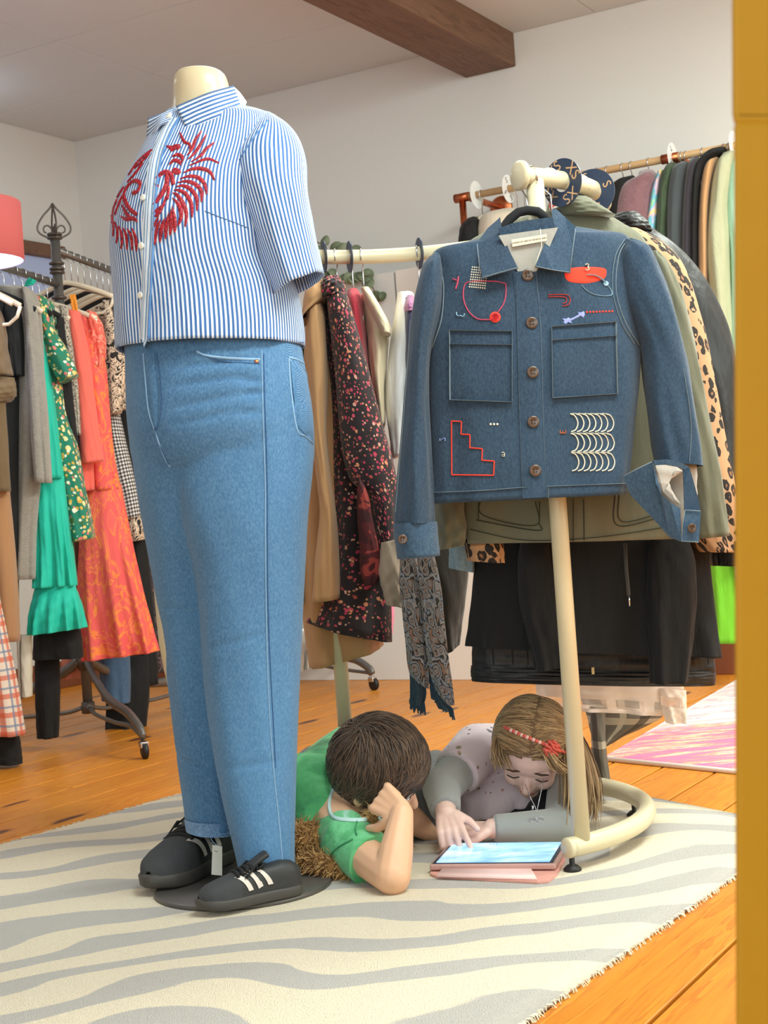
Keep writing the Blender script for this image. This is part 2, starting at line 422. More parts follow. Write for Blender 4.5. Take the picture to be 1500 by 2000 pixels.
@cached
def gingham(c1, c2, c3, period=0.012):
    t = NT('gingham'); s = t.sep(t.co('UV'))
    a = t.math('LESS_THAN', t.math('FRACT', t.math('DIVIDE', s[0], period)), 0.5); b = t.math('LESS_THAN', t.math('FRACT', t.math('DIVIDE', s[1], period)), 0.5)
    k = t.math('MULTIPLY', t.math('ADD', a, b), 0.5)
    t.set('Base Color', t.ramp(k, [(0, s2l(c1)), (0.3, s2l(c2)), (0.8, s2l(c3))], 'CONSTANT')).set('Roughness', 0.85); return t.m
@cached
def plaid(ground, bands, alpha=1.0):
    """bands: (colour, period, start, width, axis)"""
    t = NT('plaid'); s = t.sep(t.co('UV')); c = s2l(ground)
    for col, per, st, wd, ax in bands:
        f = t.math('FRACT', t.math('ADD', t.math('DIVIDE', s[0 if ax == 'U' else 1], per), st))
        c = t.mix(t.math('MULTIPLY', t.math('LESS_THAN', f, wd/per), 0.75), c, s2l(col))
    t.set('Base Color', c).set('Roughness', 0.9)
    w2 = t.noise(t.co('Object', (1, 1, 0.4)), 14, 4, 0.5, 0.5); t.bump(w2.outputs[0], 0.35, 0.02)
    return t.m
@cached
def wood(base, dark, knotc, grain=1.0, axis='X', rough=0.35, knots=True, var=0.12, coat=0.3):
    t = NT('wood'); oi = t.n('ObjectInfo'); rnd = oi.outputs['Random']
    sc = {'X': (1, 14, 14), 'Y': (14, 1, 14), 'Z': (14, 14, 1)}[axis]
    off = t.n('CombineXYZ', {0: t.math('MULTIPLY', rnd, 37.0), 1: t.math('MULTIPLY', rnd, 91.0), 2: t.math('MULTIPLY', rnd, 13.0)}).outputs[0]
    base_co = t.n('VectorMath', {0: t.co('Object'), 1: off}, operation='ADD').outputs[0]
    mp = t.n('Mapping', {'Vector': base_co, 'Scale': sc}).outputs[0]
    ks = {'X': (2.2, 7, 7), 'Y': (7, 2.2, 7), 'Z': (7, 7, 2.2)}[axis]
    kv = t.vor(t.n('Mapping', {'Vector': base_co, 'Scale': ks}).outputs[0], 0.62); kv.voronoi_dimensions = '2D' if axis == 'X' else '3D'; kd = kv.outputs['Distance']
    kon = t.math('LESS_THAN', t.sep(kv.outputs['Color'])[0], 0.6)
    pull = t.math('MULTIPLY', t.ramp(kd, [(0.0, 1.0), (0.32, 0.0)], 'EASE'), kon)
    n = t.noise(mp, 1.6*grain, 4, 0.6, 0.5)
    rings = t.math('FRACT', t.math('ADD', t.math('MULTIPLY', n.outputs[0], 6.0), t.math('MULTIPLY', pull, 2.2 if knots else 0)))
    fine = t.noise(mp, 9*grain, 3, 0.7)
    g = t.math('ADD', t.math('MULTIPLY', t.ramp(rings, [(0.0, 0.0), (0.75, 0.5), (0.95, 1.0), (1.0, 0.0)]), 0.65), t.math('MULTIPLY', fine.outputs[0], 0.4))
    c = t.mix(g, s2l(base), s2l(dark))
    c = t.mix(1.0, c, t.ramp(rnd, [(0, 1-var), (1, 1+0.0)]), 'MULTIPLY')
    if knots: c = t.mix(t.math('MULTIPLY', t.ramp(kd, [(0.055, 1.0), (0.10, 0.0)], 'EASE'), kon), c, s2l(knotc))
    t.set('Base Color', c).set('Roughness', t.math('ADD', rough, t.math('MULTIPLY', fine.outputs[0], 0.15))).bump(g, 0.12, 0.002)
    if coat: t.set('Coat Weight', coat).set('Coat Roughness', 0.3)
    return t.m
@cached
def metal(rgb, rough=0.3, var=0.15):
    t = NT('metal'); c = s2l(rgb); n = t.noise(t.co('Object'), 40, 4)
    t.set('Base Color', t.mix(n.outputs[0], tuple(v*(1-var) for v in c), tuple(min(1, v*(1+var)) for v in c))).set('Metallic', 1.0).set('Roughness', t.math('ADD', rough, t.math('MULTIPLY', n.outputs[0], 0.15)))
    return t.m
@cached
def skin(rgb):
    t = NT('skin'); c = s2l(rgb); n = t.noise(t.co('Object'), 30, 4)
    t.set('Base Color', t.mix(n.outputs[0], tuple(v*0.93 for v in c), tuple(min(1, v*1.05) for v in c))).set('Roughness', 0.5).set('Subsurface Weight', 0.15).set('Subsurface Radius', (0.01, 0.004, 0.002)).set('Subsurface Scale', 0.4)
    return t.m
@cached
def hair(rgb, rgb2, along='UV'):
    t = NT('hair'); g = t.n('NewGeometry'); r = g.outputs['Random Per Island']
    t.set('Base Color', t.mix(r, s2l(rgb), s2l(rgb2))).set('Roughness', 0.42).set('Sheen Weight', 0.1)
    return t.m
@cached
def emit(rgb, st):
    t = NT('lit'); t.set('Base Color', (0, 0, 0)).set('Emission Color', s2l(rgb)).set('Emission Strength', st); return t.m
# ---------------------------------------------------------------- the room
wallm = plain((223, 221, 217), 0.85, 0, 0.06, 90, 0.02, 'wall_paint')
ceilm = plain((208, 210, 210), 0.9, 0, 0.05, 90, 0.02, 'ceiling_paint')
def slab(name, a0, a1, b0, b1, z0, z1, m, parent=None, kind=None, bev=0.0, label=None):
    c = R((a0+a1)/2, (b0+b1)/2, (z0+z1)/2)
    return bm_obj(name, box_vf(c, a1-a0, b1-b0, z1-z0, DA, DB, Vector((0, 0, 1)), bev), m, parent, kind=kind, label=label)
AM, BM = 7.0, 7.6
floor = slab('floor', -0.1, AM+0.1, -0.1, BM+0.1, -0.12, -0.025, plain((30, 18, 10), 0.9, name='subfloor'), kind='structure')
WL[floor.name] = Vector((0, 0, 0))
slab('wall_right', -0.1, AM+0.1, -0.1, 0, -0.1, CEIL+0.3, wallm, kind='structure')
slab('wall_left', -0.1, 0, 0, BM, -0.1, CEIL+0.3, wallm, kind='structure')
slab('wall_near', -0.1, AM+0.1, BM, BM+0.1, -0.1, CEIL+0.3, wallm, kind='structure')
slab('wall_far', AM, AM+0.1, 0, BM, -0.1, CEIL+0.3, wallm, kind='structure')
ceiling = slab('ceiling', -0.1, AM+0.1, -0.1, BM+0.1, CEIL+0.02, CEIL+0.3, ceilm, kind='structure')
# ceiling boards with recessed joints
for i in range(14):
    b0, b1 = i*0.558+0.0015, (i+1)*0.558-0.0015
    for a0, a1 in ((0, .92), (.92, 2.6), (2.6, 4.6), (4.6, 7.0)):
        slab('ceiling_panel', a0+0.0015, a1-0.0015, b0, b1, CEIL, CEIL+0.019, ceilm, ceiling, bev=0.002)
beamm = wood((132, 98, 76), (92, 66, 50), (40, 22, 18), 1.0, 'X', 0.6, False, 0.1, 0.0)
def axis_box(name, p0, p1, wd, ht, m, parent=None, kind=None, up=Vector((0, 0, 1)), bev=0.004, label=None):
    """a beam whose mesh runs along its own x axis, so that grain follows it"""
    p0, p1 = Vector(p0), Vector(p1); d = (p1-p0); L = d.length; x = d.normalized(); y = up.cross(x).normalized(); z = x.cross(y)
    bm = box_vf((0, 0, 0), L, wd, ht, bev=bev)
    off = wl(parent)
    o = bm_obj(name, bm, m, None, kind=kind, label=label)
    o.matrix_world = Matrix.Translation((p0+p1)/2-off) @ Matrix((x, y, z)).transposed().to_4x4()
    if parent: o.parent = parent
    return o
e0 = pp(1008, 125, (RC.x, RC.y, DB.x, DB.y)); e1 = pp(910, 158, (RC.x, RC.y, DB.x, DB.y))
em = (e0+e1)/2; bw = (Vector((e0.x, e0.y, 0))-Vector((e1.x, e1.y, 0))).length
bz = (e0.z+e1.z)/2
axis_box('beam', Vector((em.x, em.y, (bz+CEIL+0.01)/2)), Vector((em.x, em.y, (bz+CEIL+0.01)/2))+DB*7.3, bw, CEIL+0.01-bz, beamm, kind='structure', bev=0.006)
# floor boards, each one a plank
pinem = wood((232, 152, 42), (196, 106, 20), (92, 42, 16), 1.0, 'X', 0.33, True, 0.14, 0.06)
def room_ab(p):
    q = Vector((p[0], p[1], 0))-RC; return q.dot(DA), q.dot(DB)
rg = random.Random(3); pw = 0.148
a_ref = room_ab(pf(1100, 1945))[0]          # a joint that shows beside the rug
k0 = int(a_ref/pw); a = a_ref-(k0+1)*pw; 
plank_meshes = {}
def plank(a0, b0, b1):
    L = b1-b0-0.003; key = round(L, 3)
    if key not in plank_meshes:
        bm = box_vf((0, 0, 0), L, pw-0.0065, 0.025, bev=0.0018)
        o = bm_obj('plank', bm, pinem, floor); plank_meshes[key] = o.data
    else:
        o = bpy.data.objects.new('plank', plank_meshes[key]); COL.objects.link(o); o.parent = floor
    c = R(a0+pw/2, (b0+b1)/2, -0.0125)
    o.matrix_world = Matrix.Translation(c) @ Matrix((DB, -DA, Vector((0, 0, 1)))).transposed().to_4x4()
while a < AM:
    cut = rg.choice([1.6, 2.3, 3.1, 3.9, 4.4])
    cut2 = cut + rg.choice([2.2, 2.8])
    for b0, b1 in ((0, cut), (cut, min(cut2, BM)), (min(cut2, BM), BM)):
        if b1-b0 > 0.1: plank(a, b0, b1)
    a += pw
base_br = plain((128, 72, 46), 0.5, 0, 0.05, 30, 0.1, 'stained_wood')
slab('baseboard_right', 0, AM, 0, 0.02, 0, 0.12, base_br, kind='structure', bev=0.003)
slab('baseboard_left', 0, 0.02, 0.02, BM, 0, 0.12, base_br, kind='structure', bev=0.003)
# boxed panel standing proud of the back wall
q0 = room_ab(pp(779, 640, (R(0, .14).x, R(0, .14).y, DB.x, DB.y)))[0]
zt = pp(779, 527, (R(0, .14).x, R(0, .14).y, DB.x, DB.y)).z
zb = 0.0
slab('trim_1', q0-0.62, q0-0.012, 0.0, 0.13, 0, zt, wallm, kind='structure', bev=0.003)
slab('trim_2', q0, q0+1.12, 0.0, 0.14, 0, zt, plain((236, 228, 220), 0.7, 0, 0.03, 60, 0.02, 'white_panel'), kind='structure', bev=0.003)
# opening in the left wall with a dark lintel, pale glass beneath
LWP = (RC.x, RC.y, DA.x, DA.y)
wb0 = room_ab(pp(112, 486, LWP))[1]; wz1 = pp(72, 503, LWP).z; wz2 = pp(72, 478, LWP).z
slab('trim_3', 0, 0.05, wb0, 3.4, wz1, wz2, beamm, kind='structure', bev=0.004)
gl = NT('window_glass'); gl.set('Base Color', s2l((150, 160, 188))).set('Roughness', .2).set('Emission Color', s2l((168, 180, 214))).set('Emission Strength', .25)
slab('window_1', 0.0, 0.012, wb0, 3.4, 0.9, wz1, gl.m, kind='structure')
# ---------------------------------------------------------------- rugs
def pixel_quad_rug(name, corners, th, m, label, z0=0.0, wob=0.0):
    """a rug: slab from its four floor corners, edges slightly uneven"""
    A, B, C, D = corners; n = 44; V = []; Fc = []
    for lev in (0, 1):
        for i in range(n+1):
            for j in range(n+1):
                s, t = i/n, j/n
                p = A*(1-s)*(1-t)+B*s*(1-t)+C*s*t+D*(1-s)*t
                q = Vector((p.x, p.y, z0 + (th if lev else 0.0)))
                e = min(s, 1-s, t, 1-t)
                if lev and e < 1e-6: q.z = z0+th*0.45
                if wob: q.x += wob*math.sin(9*t+3*s); q.y += wob*math.sin(11*s+2)
                V.append(q)
    N = (n+1)**2
    for i in range(n):
        for j in range(n):
            a, b, c, d = i*(n+1)+j, (i+1)*(n+1)+j, (i+1)*(n+1)+j+1, i*(n+1)+j+1
            Fc.append([N+a, N+b, N+c, N+d]); Fc.append([d, c, b, a])
    for (lo, st, cnt) in ((0, 1, n), (n*(n+1), 1, n), (0, n+1, n), (n, n+1, n)):
        for k in range(cnt): a = lo+k*st; b = a+st; Fc.append([a, b, N+b, N+a])
    return mk(name, V, Fc, m, None, True)
def zebra():
    t = NT('zebra_rug'); co = t.co('Object')
    s = t.sep(co)
    n1 = t.noise(t.co('Object', (1.1, 0.75, 1)), 1.35, 1.5, 0.45); n2 = t.noise(co, 26, 3); n3 = t.noise(t.co('Object', (0.9, 2.2, 1)), 2.6, 1)
    y = t.math('ADD', t.math('MULTIPLY', s[1], 5.4), t.math('MULTIPLY', s[0], -0.15))
    y = t.math('ADD', y, t.math('MULTIPLY', n1.outputs[0], 4.8))
    y = t.math('ADD', y, t.math('MULTIPLY', n3.outputs[0], 0.9))
    y = t.math('ADD', y, t.math('MULTIPLY', n2.outputs[0], 0.05))
    f = t.math('FRACT', y)
    m = t.ramp(f, [(0.0, 0.0), (0.02, 1.0), (0.43, 1.0), (0.45, 0.0)])
    g = t.noise(co, 700, 2)
    c = t.mix(m, s2l((246, 230, 202)), s2l((196, 189, 182)))
    c = t.mix(t.math('MULTIPLY', t.math('GREATER_THAN', g.outputs[0], 0.58), 0.3), c, s2l((160, 150, 140)))
    t.set('Base Color', c).set('Roughness', 1.0).set('Sheen Weight', 0.2).bump(t.noise(co, 420, 3).outputs[0], 0.9, 0.006)
    return t.m
zl = pf(0, 1655); zt_ = pf(345, 1557); zr = pf(1435, 1716); zb_ = pf(1030, 2000)
# long edges run along the left and the front right side; the back corner shows right of the rack
le = (zt_-zl).normalized(); re_ = (zr-zb_).normalized()
bk = pf(1435, 1594); bk0 = pf(1185, 1545)
def meet(p, d, q, e):
    M2 = np.array([[d.x, -e.x], [d.y, -e.y]]); r = np.linalg.solve(M2, np.array([q.x-p.x, q.y-p.y])); return p+d*r[0]
be = (bk-bk0).normalized()
cBL = meet(zl, le, bk0, be); cBR = meet(zr, re_, bk0, be)
print('rug', cBL, cBR)
cFL = zl-le*1.7; cFR = zb_-re_*1.1
rug = pixel_quad_rug('zebra_rug', [cFL, cFR, cBR, cBL], 0.011, zebra(), '', 0.001, 0.0)
tag(rug, 'large cream rug with wavy grey zebra stripes lying on the boards under the mannequin', 'rug')
RZ = 0.012
# short loose yarn along the cut front-right edge and the left edge
g = Geo(); rr = random.Random(5)
for (A, B, N, sgn) in ((cFR, cBR, 520, 1), (cFL, cBL, 420, -1)):
    d = (B-A); out = Vector((d.y, -d.x, 0)).normalized()*(1 if sgn > 0 else -1)
    for i in range(N):
        p = A+d*rr.random(); L = rr.uniform(0.003, 0.011)
        t2 = d.normalized()*rr.uniform(-0.006, 0.006)
        g.tube([p+Vector((0, 0, 0.006))-out*0.002, p+out*L*0.6+t2*0.5+Vector((0, 0, 0.007)), p+out*L+t2+Vector((0, 0, 0.002))], 0.0009, 3, False)
g.build('rug_fringe', plain((238, 226, 198), 1.0, name='yarn'), rug, kind='stuff')
def pinkrug():
    t = NT('pink_rug'); co = t.co('Object')
    mp = t.n('Mapping', {'Vector': t.co('Object', rot=(0, 0, -0.12)), 'Scale': (1.2, 9, 1)}).outputs[0]
    n = t.noise(mp, 2.6, 6, 0.72, 0.4); s = t.sep(co)
    n2 = t.noise(t.n('Mapping', {'Vector': co, 'Scale': (3, 30, 1)}).outputs[0], 3, 4, 0.7)
    big = t.noise(co, 1.3, 2)
    y = t.math('ADD', t.math('MULTIPLY', s[1], 1.0), t.math('MULTIPLY', t.math('SUBTRACT', big.outputs[0], 0.5), 0.5))
    # faded end: pale with pink threads; near end: pink and orange wear
    pal = t.ramp(n.outputs[0], [(0.0, s2l((240, 232, 228))), (0.50, s2l((240, 234, 230))), (0.53, s2l((206, 120, 160))), (0.58, s2l((236, 226, 220)))])
    pnk = t.ramp(n.outputs[0], [(0.0, s2l((224, 92, 152))), (0.47, s2l((226, 100, 156))), (0.53, s2l((240, 140, 110))), (0.57, s2l((245, 225, 185))), (0.62, s2l((224, 100, 150)))])
    k = t.math('ADD', t.math('MULTIPLY', t.math('SUBTRACT', RUGY, s[1]), 2.2), t.math('MULTIPLY', t.math('SUBTRACT', n.outputs[0], 0.5), 1.6))
    c = t.mix(t.ramp(k, [(0.35, 0.0), (0.65, 1.0)]), pal, pnk)
    c = t.mix(t.math('MULTIPLY', n2.outputs[0], 0.25), c, s2l((245, 225, 200)))
    t.set('Base Color', c).set('Roughness', 1.0).bump(t.noise(co, 300, 3).outputs[0], 0.6, 0.005)
    return t.m
q1 = pf(1176, 1486); q2 = pf(1436, 1512); q3 = pf(1430, 1342); ql = pf(1176, 1456)
rd = (q2-q1).normalized(); sd = Vector((-rd.y, rd.x, 0))
# left edge of the pink rug seen from (1290,1420) to (1430,1340)
ee = (pf(1425, 1338)-pf(1345, 1385)).normalized()
qa = meet(q1, rd, pf(1345, 1385), ee); qb = qa+ee*((pf(1440, 1335)-qa).length+0.1)
RUGY = (qa.y+qb.y)/2-0.05
prug = pixel_quad_rug('patterned_rug', [qa, qa+rd*1.1, qb+rd*1.1, qb], 0.009, pinkrug(), '', 0.001)
tag(prug, 'faded pink and orange distressed rug lying behind the round rack', 'rug')
edge = (qa+rd*1.1)-qa
tube('binding', [qa+Vector((0, 0, .006)), qa+edge*0.5+Vector((0, 0, .006)), qa+edge+Vector((0, 0, .006))], 0.0065, plain((236, 226, 216), 0.9, name='binding'), prug, 8)
# ---------------------------------------------------------------- mannequin
MY = 2.73
MPL = (0, MY, 0, 1)
mb = pf(477, 1745); mb.z = RZ
cream = plain((208, 190, 156), 0.45, 0, 0.02, 30, 0.03, 'cream_plastic', 0.2)
man = thing('mannequin', 'headless cream mannequin in striped shirt and jeans standing on a round base plate', 'mannequin', (mb.x, MY, RZ))
G = Geo()
neck = [(356, 138, 422, 136, .030), (343, 146, 440, 146, .050), (338, 165, 447, 166, .056), (338, 200, 455, 196, .058), (330, 240, 475, 232, .062), (318, 285, 510, 275, .085), (262, 330, 520, 320, .115), (245, 440, 530, 430, .12), (250, 560, 545, 550, .12), (255, 660, 565, 655, .125), (275, 760, 590, 750, .13), (285, 860, 590, 850, .12)]
V, Fc, U = ptube_geo(neck, MPL, n=40, m=44); G.add(V, Fc)
def P2(x, y, dY=0): return px(x, y, MY+dY)
G.add(*capsule_vf(P2(510, 820, -.03), .085, P2(510, 1250, -.04), .055)); G.add(*capsule_vf(P2(510, 1250, -.04), .055, P2(525, 1640, -.05), .03))
G.add(*capsule_vf(P2(350, 820, .04), .075, P2(360, 1250, .06), .05)); G.add(*capsule_vf(P2(360, 1250, .06), .05, P2(405, 1570, .07), .028))
fuse('body', G, 0.009, cream, man, 3)
tube('support_rod', [P2(555, 1240, .04), pf(560, 1722)+Vector((0, 0, .01))], .007, metal((150, 150, 150)), man)
lathe('base_plate', [(0.0, 0.009), (0.158, 0.009), (0.163, 0.006), (0.163, 0.0), (0.0, 0.0)], plain((96, 92, 88), 0.35, 0.3, 0, 30, 0.06, 'grey_metal'), man, 72, (mb.x, mb.y, RZ))
# ---- shirt
stripe = stripes((222, 232, 246), (54, 104, 168), 0.0076, 0.52)
stripe_collar = stripes((222, 232, 246), (54, 100, 160), 0.0068, 0.50, 'V')
sh_c = P2(410, 450)
shirt = thing('striped_shirt', 'blue and white striped cropped shirt with red bird embroidery on the mannequin', 'shirt', (sh_c.x, MY, P2(410, 684).z))
torso = [(322, 224, 478, 211, .058), (308, 236, 520, 222, .07), (295, 258, 540, 238, .092), (270, 312, 545, 296, .122), (240, 370, 540, 356, .142), (221, 430, 545, 420, .155), (216, 470, 552, 462, .158), (219, 520, 560, 512, .155), (223, 580, 582, 570, .155), (226, 640, 592, 632, .16), (229, 686, 594, 676, .162)]
body = ptube('body', torso, MPL, stripe, shirt, n=96, m=60, p=2.15, rip=.0042, ripn=7, rip0=.45, seed=4, cap=(False, False), uref=1.05, creases=.0019)
sol = body.modifiers.new('s', 'SOLIDIFY'); sol.thickness = 0.003; sol.offset = -1
BS = bvh_of(body)
sleeve_rows = [(512, 222, 544, 232, .03, .0), (490, 262, 577, 264, .062, -.025), (464, 318, 599, 316, .08, -.05), (472, 380, 604, 380, .082, -.07), (492, 450, 613, 440, .082, -.075), (515, 520, 624, 495, .08, -.075), (540, 592, 636, 548, .08, -.075)]
slv = ptube('sleeve', sleeve_rows, MPL, stripe, shirt, n=64, m=40, p=2.1, rip=.003, ripn=6, rip0=.2, seed=9, cap=(True, False), uref=.46, creases=.002)
sol = slv.modifiers.new('s', 'SOLIDIFY'); sol.thickness = 0.003; sol.offset = -1
far_rows = [(330, 250, 400, 236, .04, .08), (285, 300, 380, 290, .055, .13), (262, 360, 372, 352, .06, .14), (262, 440, 372, 432, .06, .14), (270, 520, 372, 512, .058, .14), (282, 570, 372, 562, .056, .14)]
sf = ptube('sleeve', far_rows, MPL, stripe, shirt, n=40, m=30, p=2.1, cap=(True, False), uref=.46)
BSL = bvh_of(slv)
blue_th = plain((86, 128, 182), 0.8, name='thread')
g = Geo()
def band(pts, bvh, wd, lift, n=None): return stitch_vf(bvh, pts, wd, lift, n)
# placket, raised along the front edge
V, Fc = band([(338, 232), (322, 262), (303, 320), (294, 400), (290, 480), (287, 560), (284, 630), (283, 684)], BS, .026, .0028, 60)
U = [(k % 3*.013, i//3*.01) for i, k in enumerate(range(len(V)))]
pl_o = mk('placket', V, Fc, stripes((228, 237, 249), (110, 152, 198), 0.0066, 0.36), shirt, True, U)
g = Geo()
for pts in ([(352, 232), (334, 264), (314, 320), (304, 400), (300, 480), (297, 560), (294, 630), (293, 684)],):
    g.add(*stitch_vf(BS, pts, .0009, .0034))
g.add(*stitch_vf(BS, [(229, 676), (300, 680), (400, 681), (500, 677), (594, 668)], .0014, .001))
g.add(*stitch_vf(BS, [(400, 412), (430, 424), (462, 436), (486, 446)], .002, .001))
g.add(*stitch_vf(BSL, [(523, 236), (492, 275), (466, 320), (468, 350), (476, 392), (493, 452)], .0022, .0014))
g.add(*stitch_vf(BSL, [(546, 584), (590, 566), (632, 541)], .0014, .001))
g.build('seams', blue_th, shirt)
butm = plain((240, 238, 228), 0.25, name='pearl_button', coat=.5)
for (x, y) in ((331, 227), (283, 388), (279, 480), (278, 577)):
    h, nn = hit(BS, x, y)
    if h is None: continue
    if nn.dot(CO-h) < 0: nn = -nn
    q = h+nn*.004
    if y < 240: q = px(x, y, MY-.1)
    lathe('button', [(0, .003), (.0045, .003), (.006, .0024), (.006, 0), (0, 0)], butm, shirt, 16, q, nn)
# collar: stand, two leaves, price tag behind
stand = [(336, 240, 468, 210, .058, -.004), (340, 230, 462, 199, .06, -.002), (344, 222, 458, 190, .06, 0)]
ptube('collar_stand', stand, MPL, stripe_collar, shirt, n=48, m=8, p=2.1, cap=(False, False))
def leaf(name, top, bot, dt, db, m, parent, n=16, k=7, th=.0025, bow=.006):
    """a bent strip of cloth between an upper and a lower pixel edge, each at its own depth offset"""
    T = catmull([(x, y, d) for (x, y), d in zip(top, dt)], n); B = catmull([(x, y, d) for (x, y), d in zip(bot, db)], n)
    V = []; U = []; Fc = []
    for i in range(n):
        for j in range(k):
            s = j/(k-1); q = T[i]*(1-s)+B[i]*s
            V.append(px(q[0], q[1], q[2]-bow*math.sin(math.pi*s))); U.append((i/n*.12, s*.045))
    for i in range(n-1):
        for j in range(k-1): Fc.append([i*k+j, i*k+j+1, (i+1)*k+j+1, (i+1)*k+j])
    o = mk(name, V, Fc, m, parent, True, U); so = o.modifiers.new('s', 'SOLIDIFY'); so.thickness = th; so.offset = 0
    return o
leaf('collar_leaf', [(344, 208), (372, 196), (412, 180), (456, 168)], [(366, 256), (398, 240), (434, 226), (471, 212)], [MY-.068, MY-.07, MY-.062, MY-.02], [MY-.105, MY-.105, MY-.09, MY-.045], stripe_collar, shirt)
leaf('collar_leaf', [(338, 212), (322, 219), (308, 225), (290, 231)], [(334, 238), (312, 246), (303, 262), (286, 286)], [MY-.06, MY-.066, MY-.06, MY-.03], [MY-.085, MY-.085, MY-.075, MY-.045], stripe_collar, shirt)
leaf('price_tag', [(455, 168), (462, 174), (470, 182), (482, 199)], [(470, 212), (472, 213), (474, 214), (476, 215)], [MY+.03]*4, [MY+.03]*4, plain((206, 220, 240), 0.6, name='card'), shirt, bow=0)
# bird embroidery
redm = NT('red_sequins'); n_ = redm.noise(redm.co('Object'), 330, 3); v_ = redm.vor(redm.co('Object'), 420)
redm.set('Base Color', redm.ramp(n_.outputs[0], [(0.35, s2l((112, 8, 26))), (0.55, s2l((176, 20, 42))), (0.72, s2l((220, 60, 70)))])).set('Roughness', 0.45).bump(v_.outputs[0], 0.6, 0.002); redm = redm.m
Z = lambda L: [(180+x/3, 100+y/3) for x, y in L]
fe = [[(515, 478), (540, 530), (572, 548), (572, 600)], [(640, 470), (605, 520), (588, 570), (556, 612)], [(668, 490), (632, 552), (598, 600), (560, 636)], [(714, 536), (668, 572), (636, 612), (580, 650)], [(744, 657), (690, 633), (640, 640), (570, 672)],
      [(717, 757), (690, 708), (640, 688), (580, 692), (535, 715)], [(670, 838), (660, 780), (620, 740), (565, 733), (515, 750)], [(640, 885), (640, 820), (602, 778), (550, 762), (500, 772)], [(615, 935), (612, 860), (576, 808), (530, 788), (490, 797)],
      [(585, 975), (582, 900), (550, 838), (508, 815), (480, 815)], [(545, 1028), (552, 950), (526, 880), (492, 838), (472, 832)], [(505, 1022), (522, 960), (506, 898), (470, 858)],
      [(330, 1168), (346, 1080), (368, 1010), (392, 965)], [(366, 1135), (376, 1050), (402, 985)], [(398, 1118), (406, 1040), (428, 975)], [(430, 1100), (434, 1030), (450, 945)], [(457, 1078), (462, 1010), (462, 925)], [(484, 1062), (484, 1000), (470, 905)],
      [(335, 985), (365, 945), (415, 905), (432, 850)], [(362, 975), (395, 940), (424, 895)], [(345, 925), (375, 880), (420, 810), (430, 770)],
      [(262, 1172), (256, 1100), (234, 1035)], [(236, 1166), (230, 1090), (208, 1040)], [(206, 1162), (202, 1090), (184, 1035)], [(172, 1157), (176, 1090), (160, 1025)], [(146, 1125), (150, 1060), (136, 1000)], [(127, 1085), (126, 1020), (116, 960)],
      [(120, 1010), (126, 930), (150, 868)], [(136, 960), (160, 890), (186, 840)], [(268, 1000), (240, 980), (200, 985), (165, 965)], [(230, 985), (200, 950), (175, 900)], [(265, 962), (225, 930), (200, 885), (188, 830)],
      [(355, 578), (312, 608), (262, 658), (215, 730)], [(300, 655), (262, 706), (210, 770)], [(340, 600), (300, 640), (250, 690)], [(190, 795), (165, 830), (150, 862)],
      [(470, 618), (500, 606), (528, 622), (526, 655)], [(452, 665), (480, 640), (512, 650), (520, 672)]]
g = Geo()
for k, f in enumerate(fe):
    g.add(*stitch_vf(BS, Z(f), .0078 if k not in (0, 1, 2, 3, 4) else .0062, .0016, 18, taper=True))
for f, wd in (([(378, 800), (368, 762), (392, 728), (430, 708), (464, 728), (476, 784)], .0095), ([(438, 712), (436, 780), (402, 848), (348, 915)], .0095), ([(447, 790), (446, 830), (440, 872)], .006),
              ([(238, 835), (268, 820), (282, 775), (244, 760), (206, 798), (186, 850), (204, 905), (266, 962)], .0085)):
    g.add(*stitch_vf(BS, Z(f), wd, .0018, 26, taper=lambda s: 0.75+0.25*math.sin(math.pi*s)))
ell = lambda cx, cy, a, b, r=0: [(cx+a*math.cos(q)*math.cos(r)-b*math.sin(q)*math.sin(r), cy+a*math.cos(q)*math.sin(r)+b*math.sin(q)*math.cos(r)) for q in np.linspace(0, 2*math.pi, 17)[:-1]]
for poly in (ell(494, 704, 28, 20, .3), ell(378, 790, 14, 14), ell(250, 828, 14, 14), [(425, 552), (450, 555), (470, 556), (490, 546), (512, 545), (522, 562), (505, 580), (485, 578), (466, 592), (455, 578)]):
    g.add(*patch_vf(BS, Z(poly), .0022))
g.build('bird_embroidery', redm, shirt, label='red embroidered pair of birds')
# ---- jeans
jden = denim((66, 116, 164), (124, 170, 206), (46, 92, 138), 0.62)
jst = plain((140, 176, 210), 0.9, name='pale_thread'); jst2 = plain((52, 84, 130), 0.9, name='dark_thread')
jeans = thing('blue_jeans', 'mid blue wide leg jeans on the mannequin below the striped shirt', 'jeans', (mb.x+.02, MY, pf(460, 1640).z+.06))
G = Geo()
hip = [(240, 640, 586, 632, .135), (246, 690, 590, 682, .14), (248, 740, 599, 732, .148), (249, 800, 609, 790, .152), (254, 850, 614, 846, .150), (262, 900, 613, 900, .13), (300, 935, 600, 935, .10)]
V, Fc, U = ptube_geo(hip, MPL, n=60, m=40, p=2.25); G.add(V, Fc)
legF = [(330, 800, 612, 800, .10, -.03), (334, 860, 614, 860, .10, -.035), (342, 920, 613, 920, .098, -.04), (362, 1010, 604, 1010, .095, -.045), (385, 1100, 599, 1100, .09, -.045), (396, 1200, 594, 1200, .085, -.045), (402, 1300, 589, 1300, .081, -.045), (412, 1400, 585, 1400, .078, -.045), (432, 1520, 581, 1520, .074, -.045), (455, 1620, 578, 1620, .071, -.045), (476, 1712, 579, 1703, .069, -.045)]
V, Fc, U = ptube_geo(legF, MPL, n=56, m=60, p=2.2, rip=.0035, ripn=3, seed=3, creases=.0013); G.add(V, Fc)
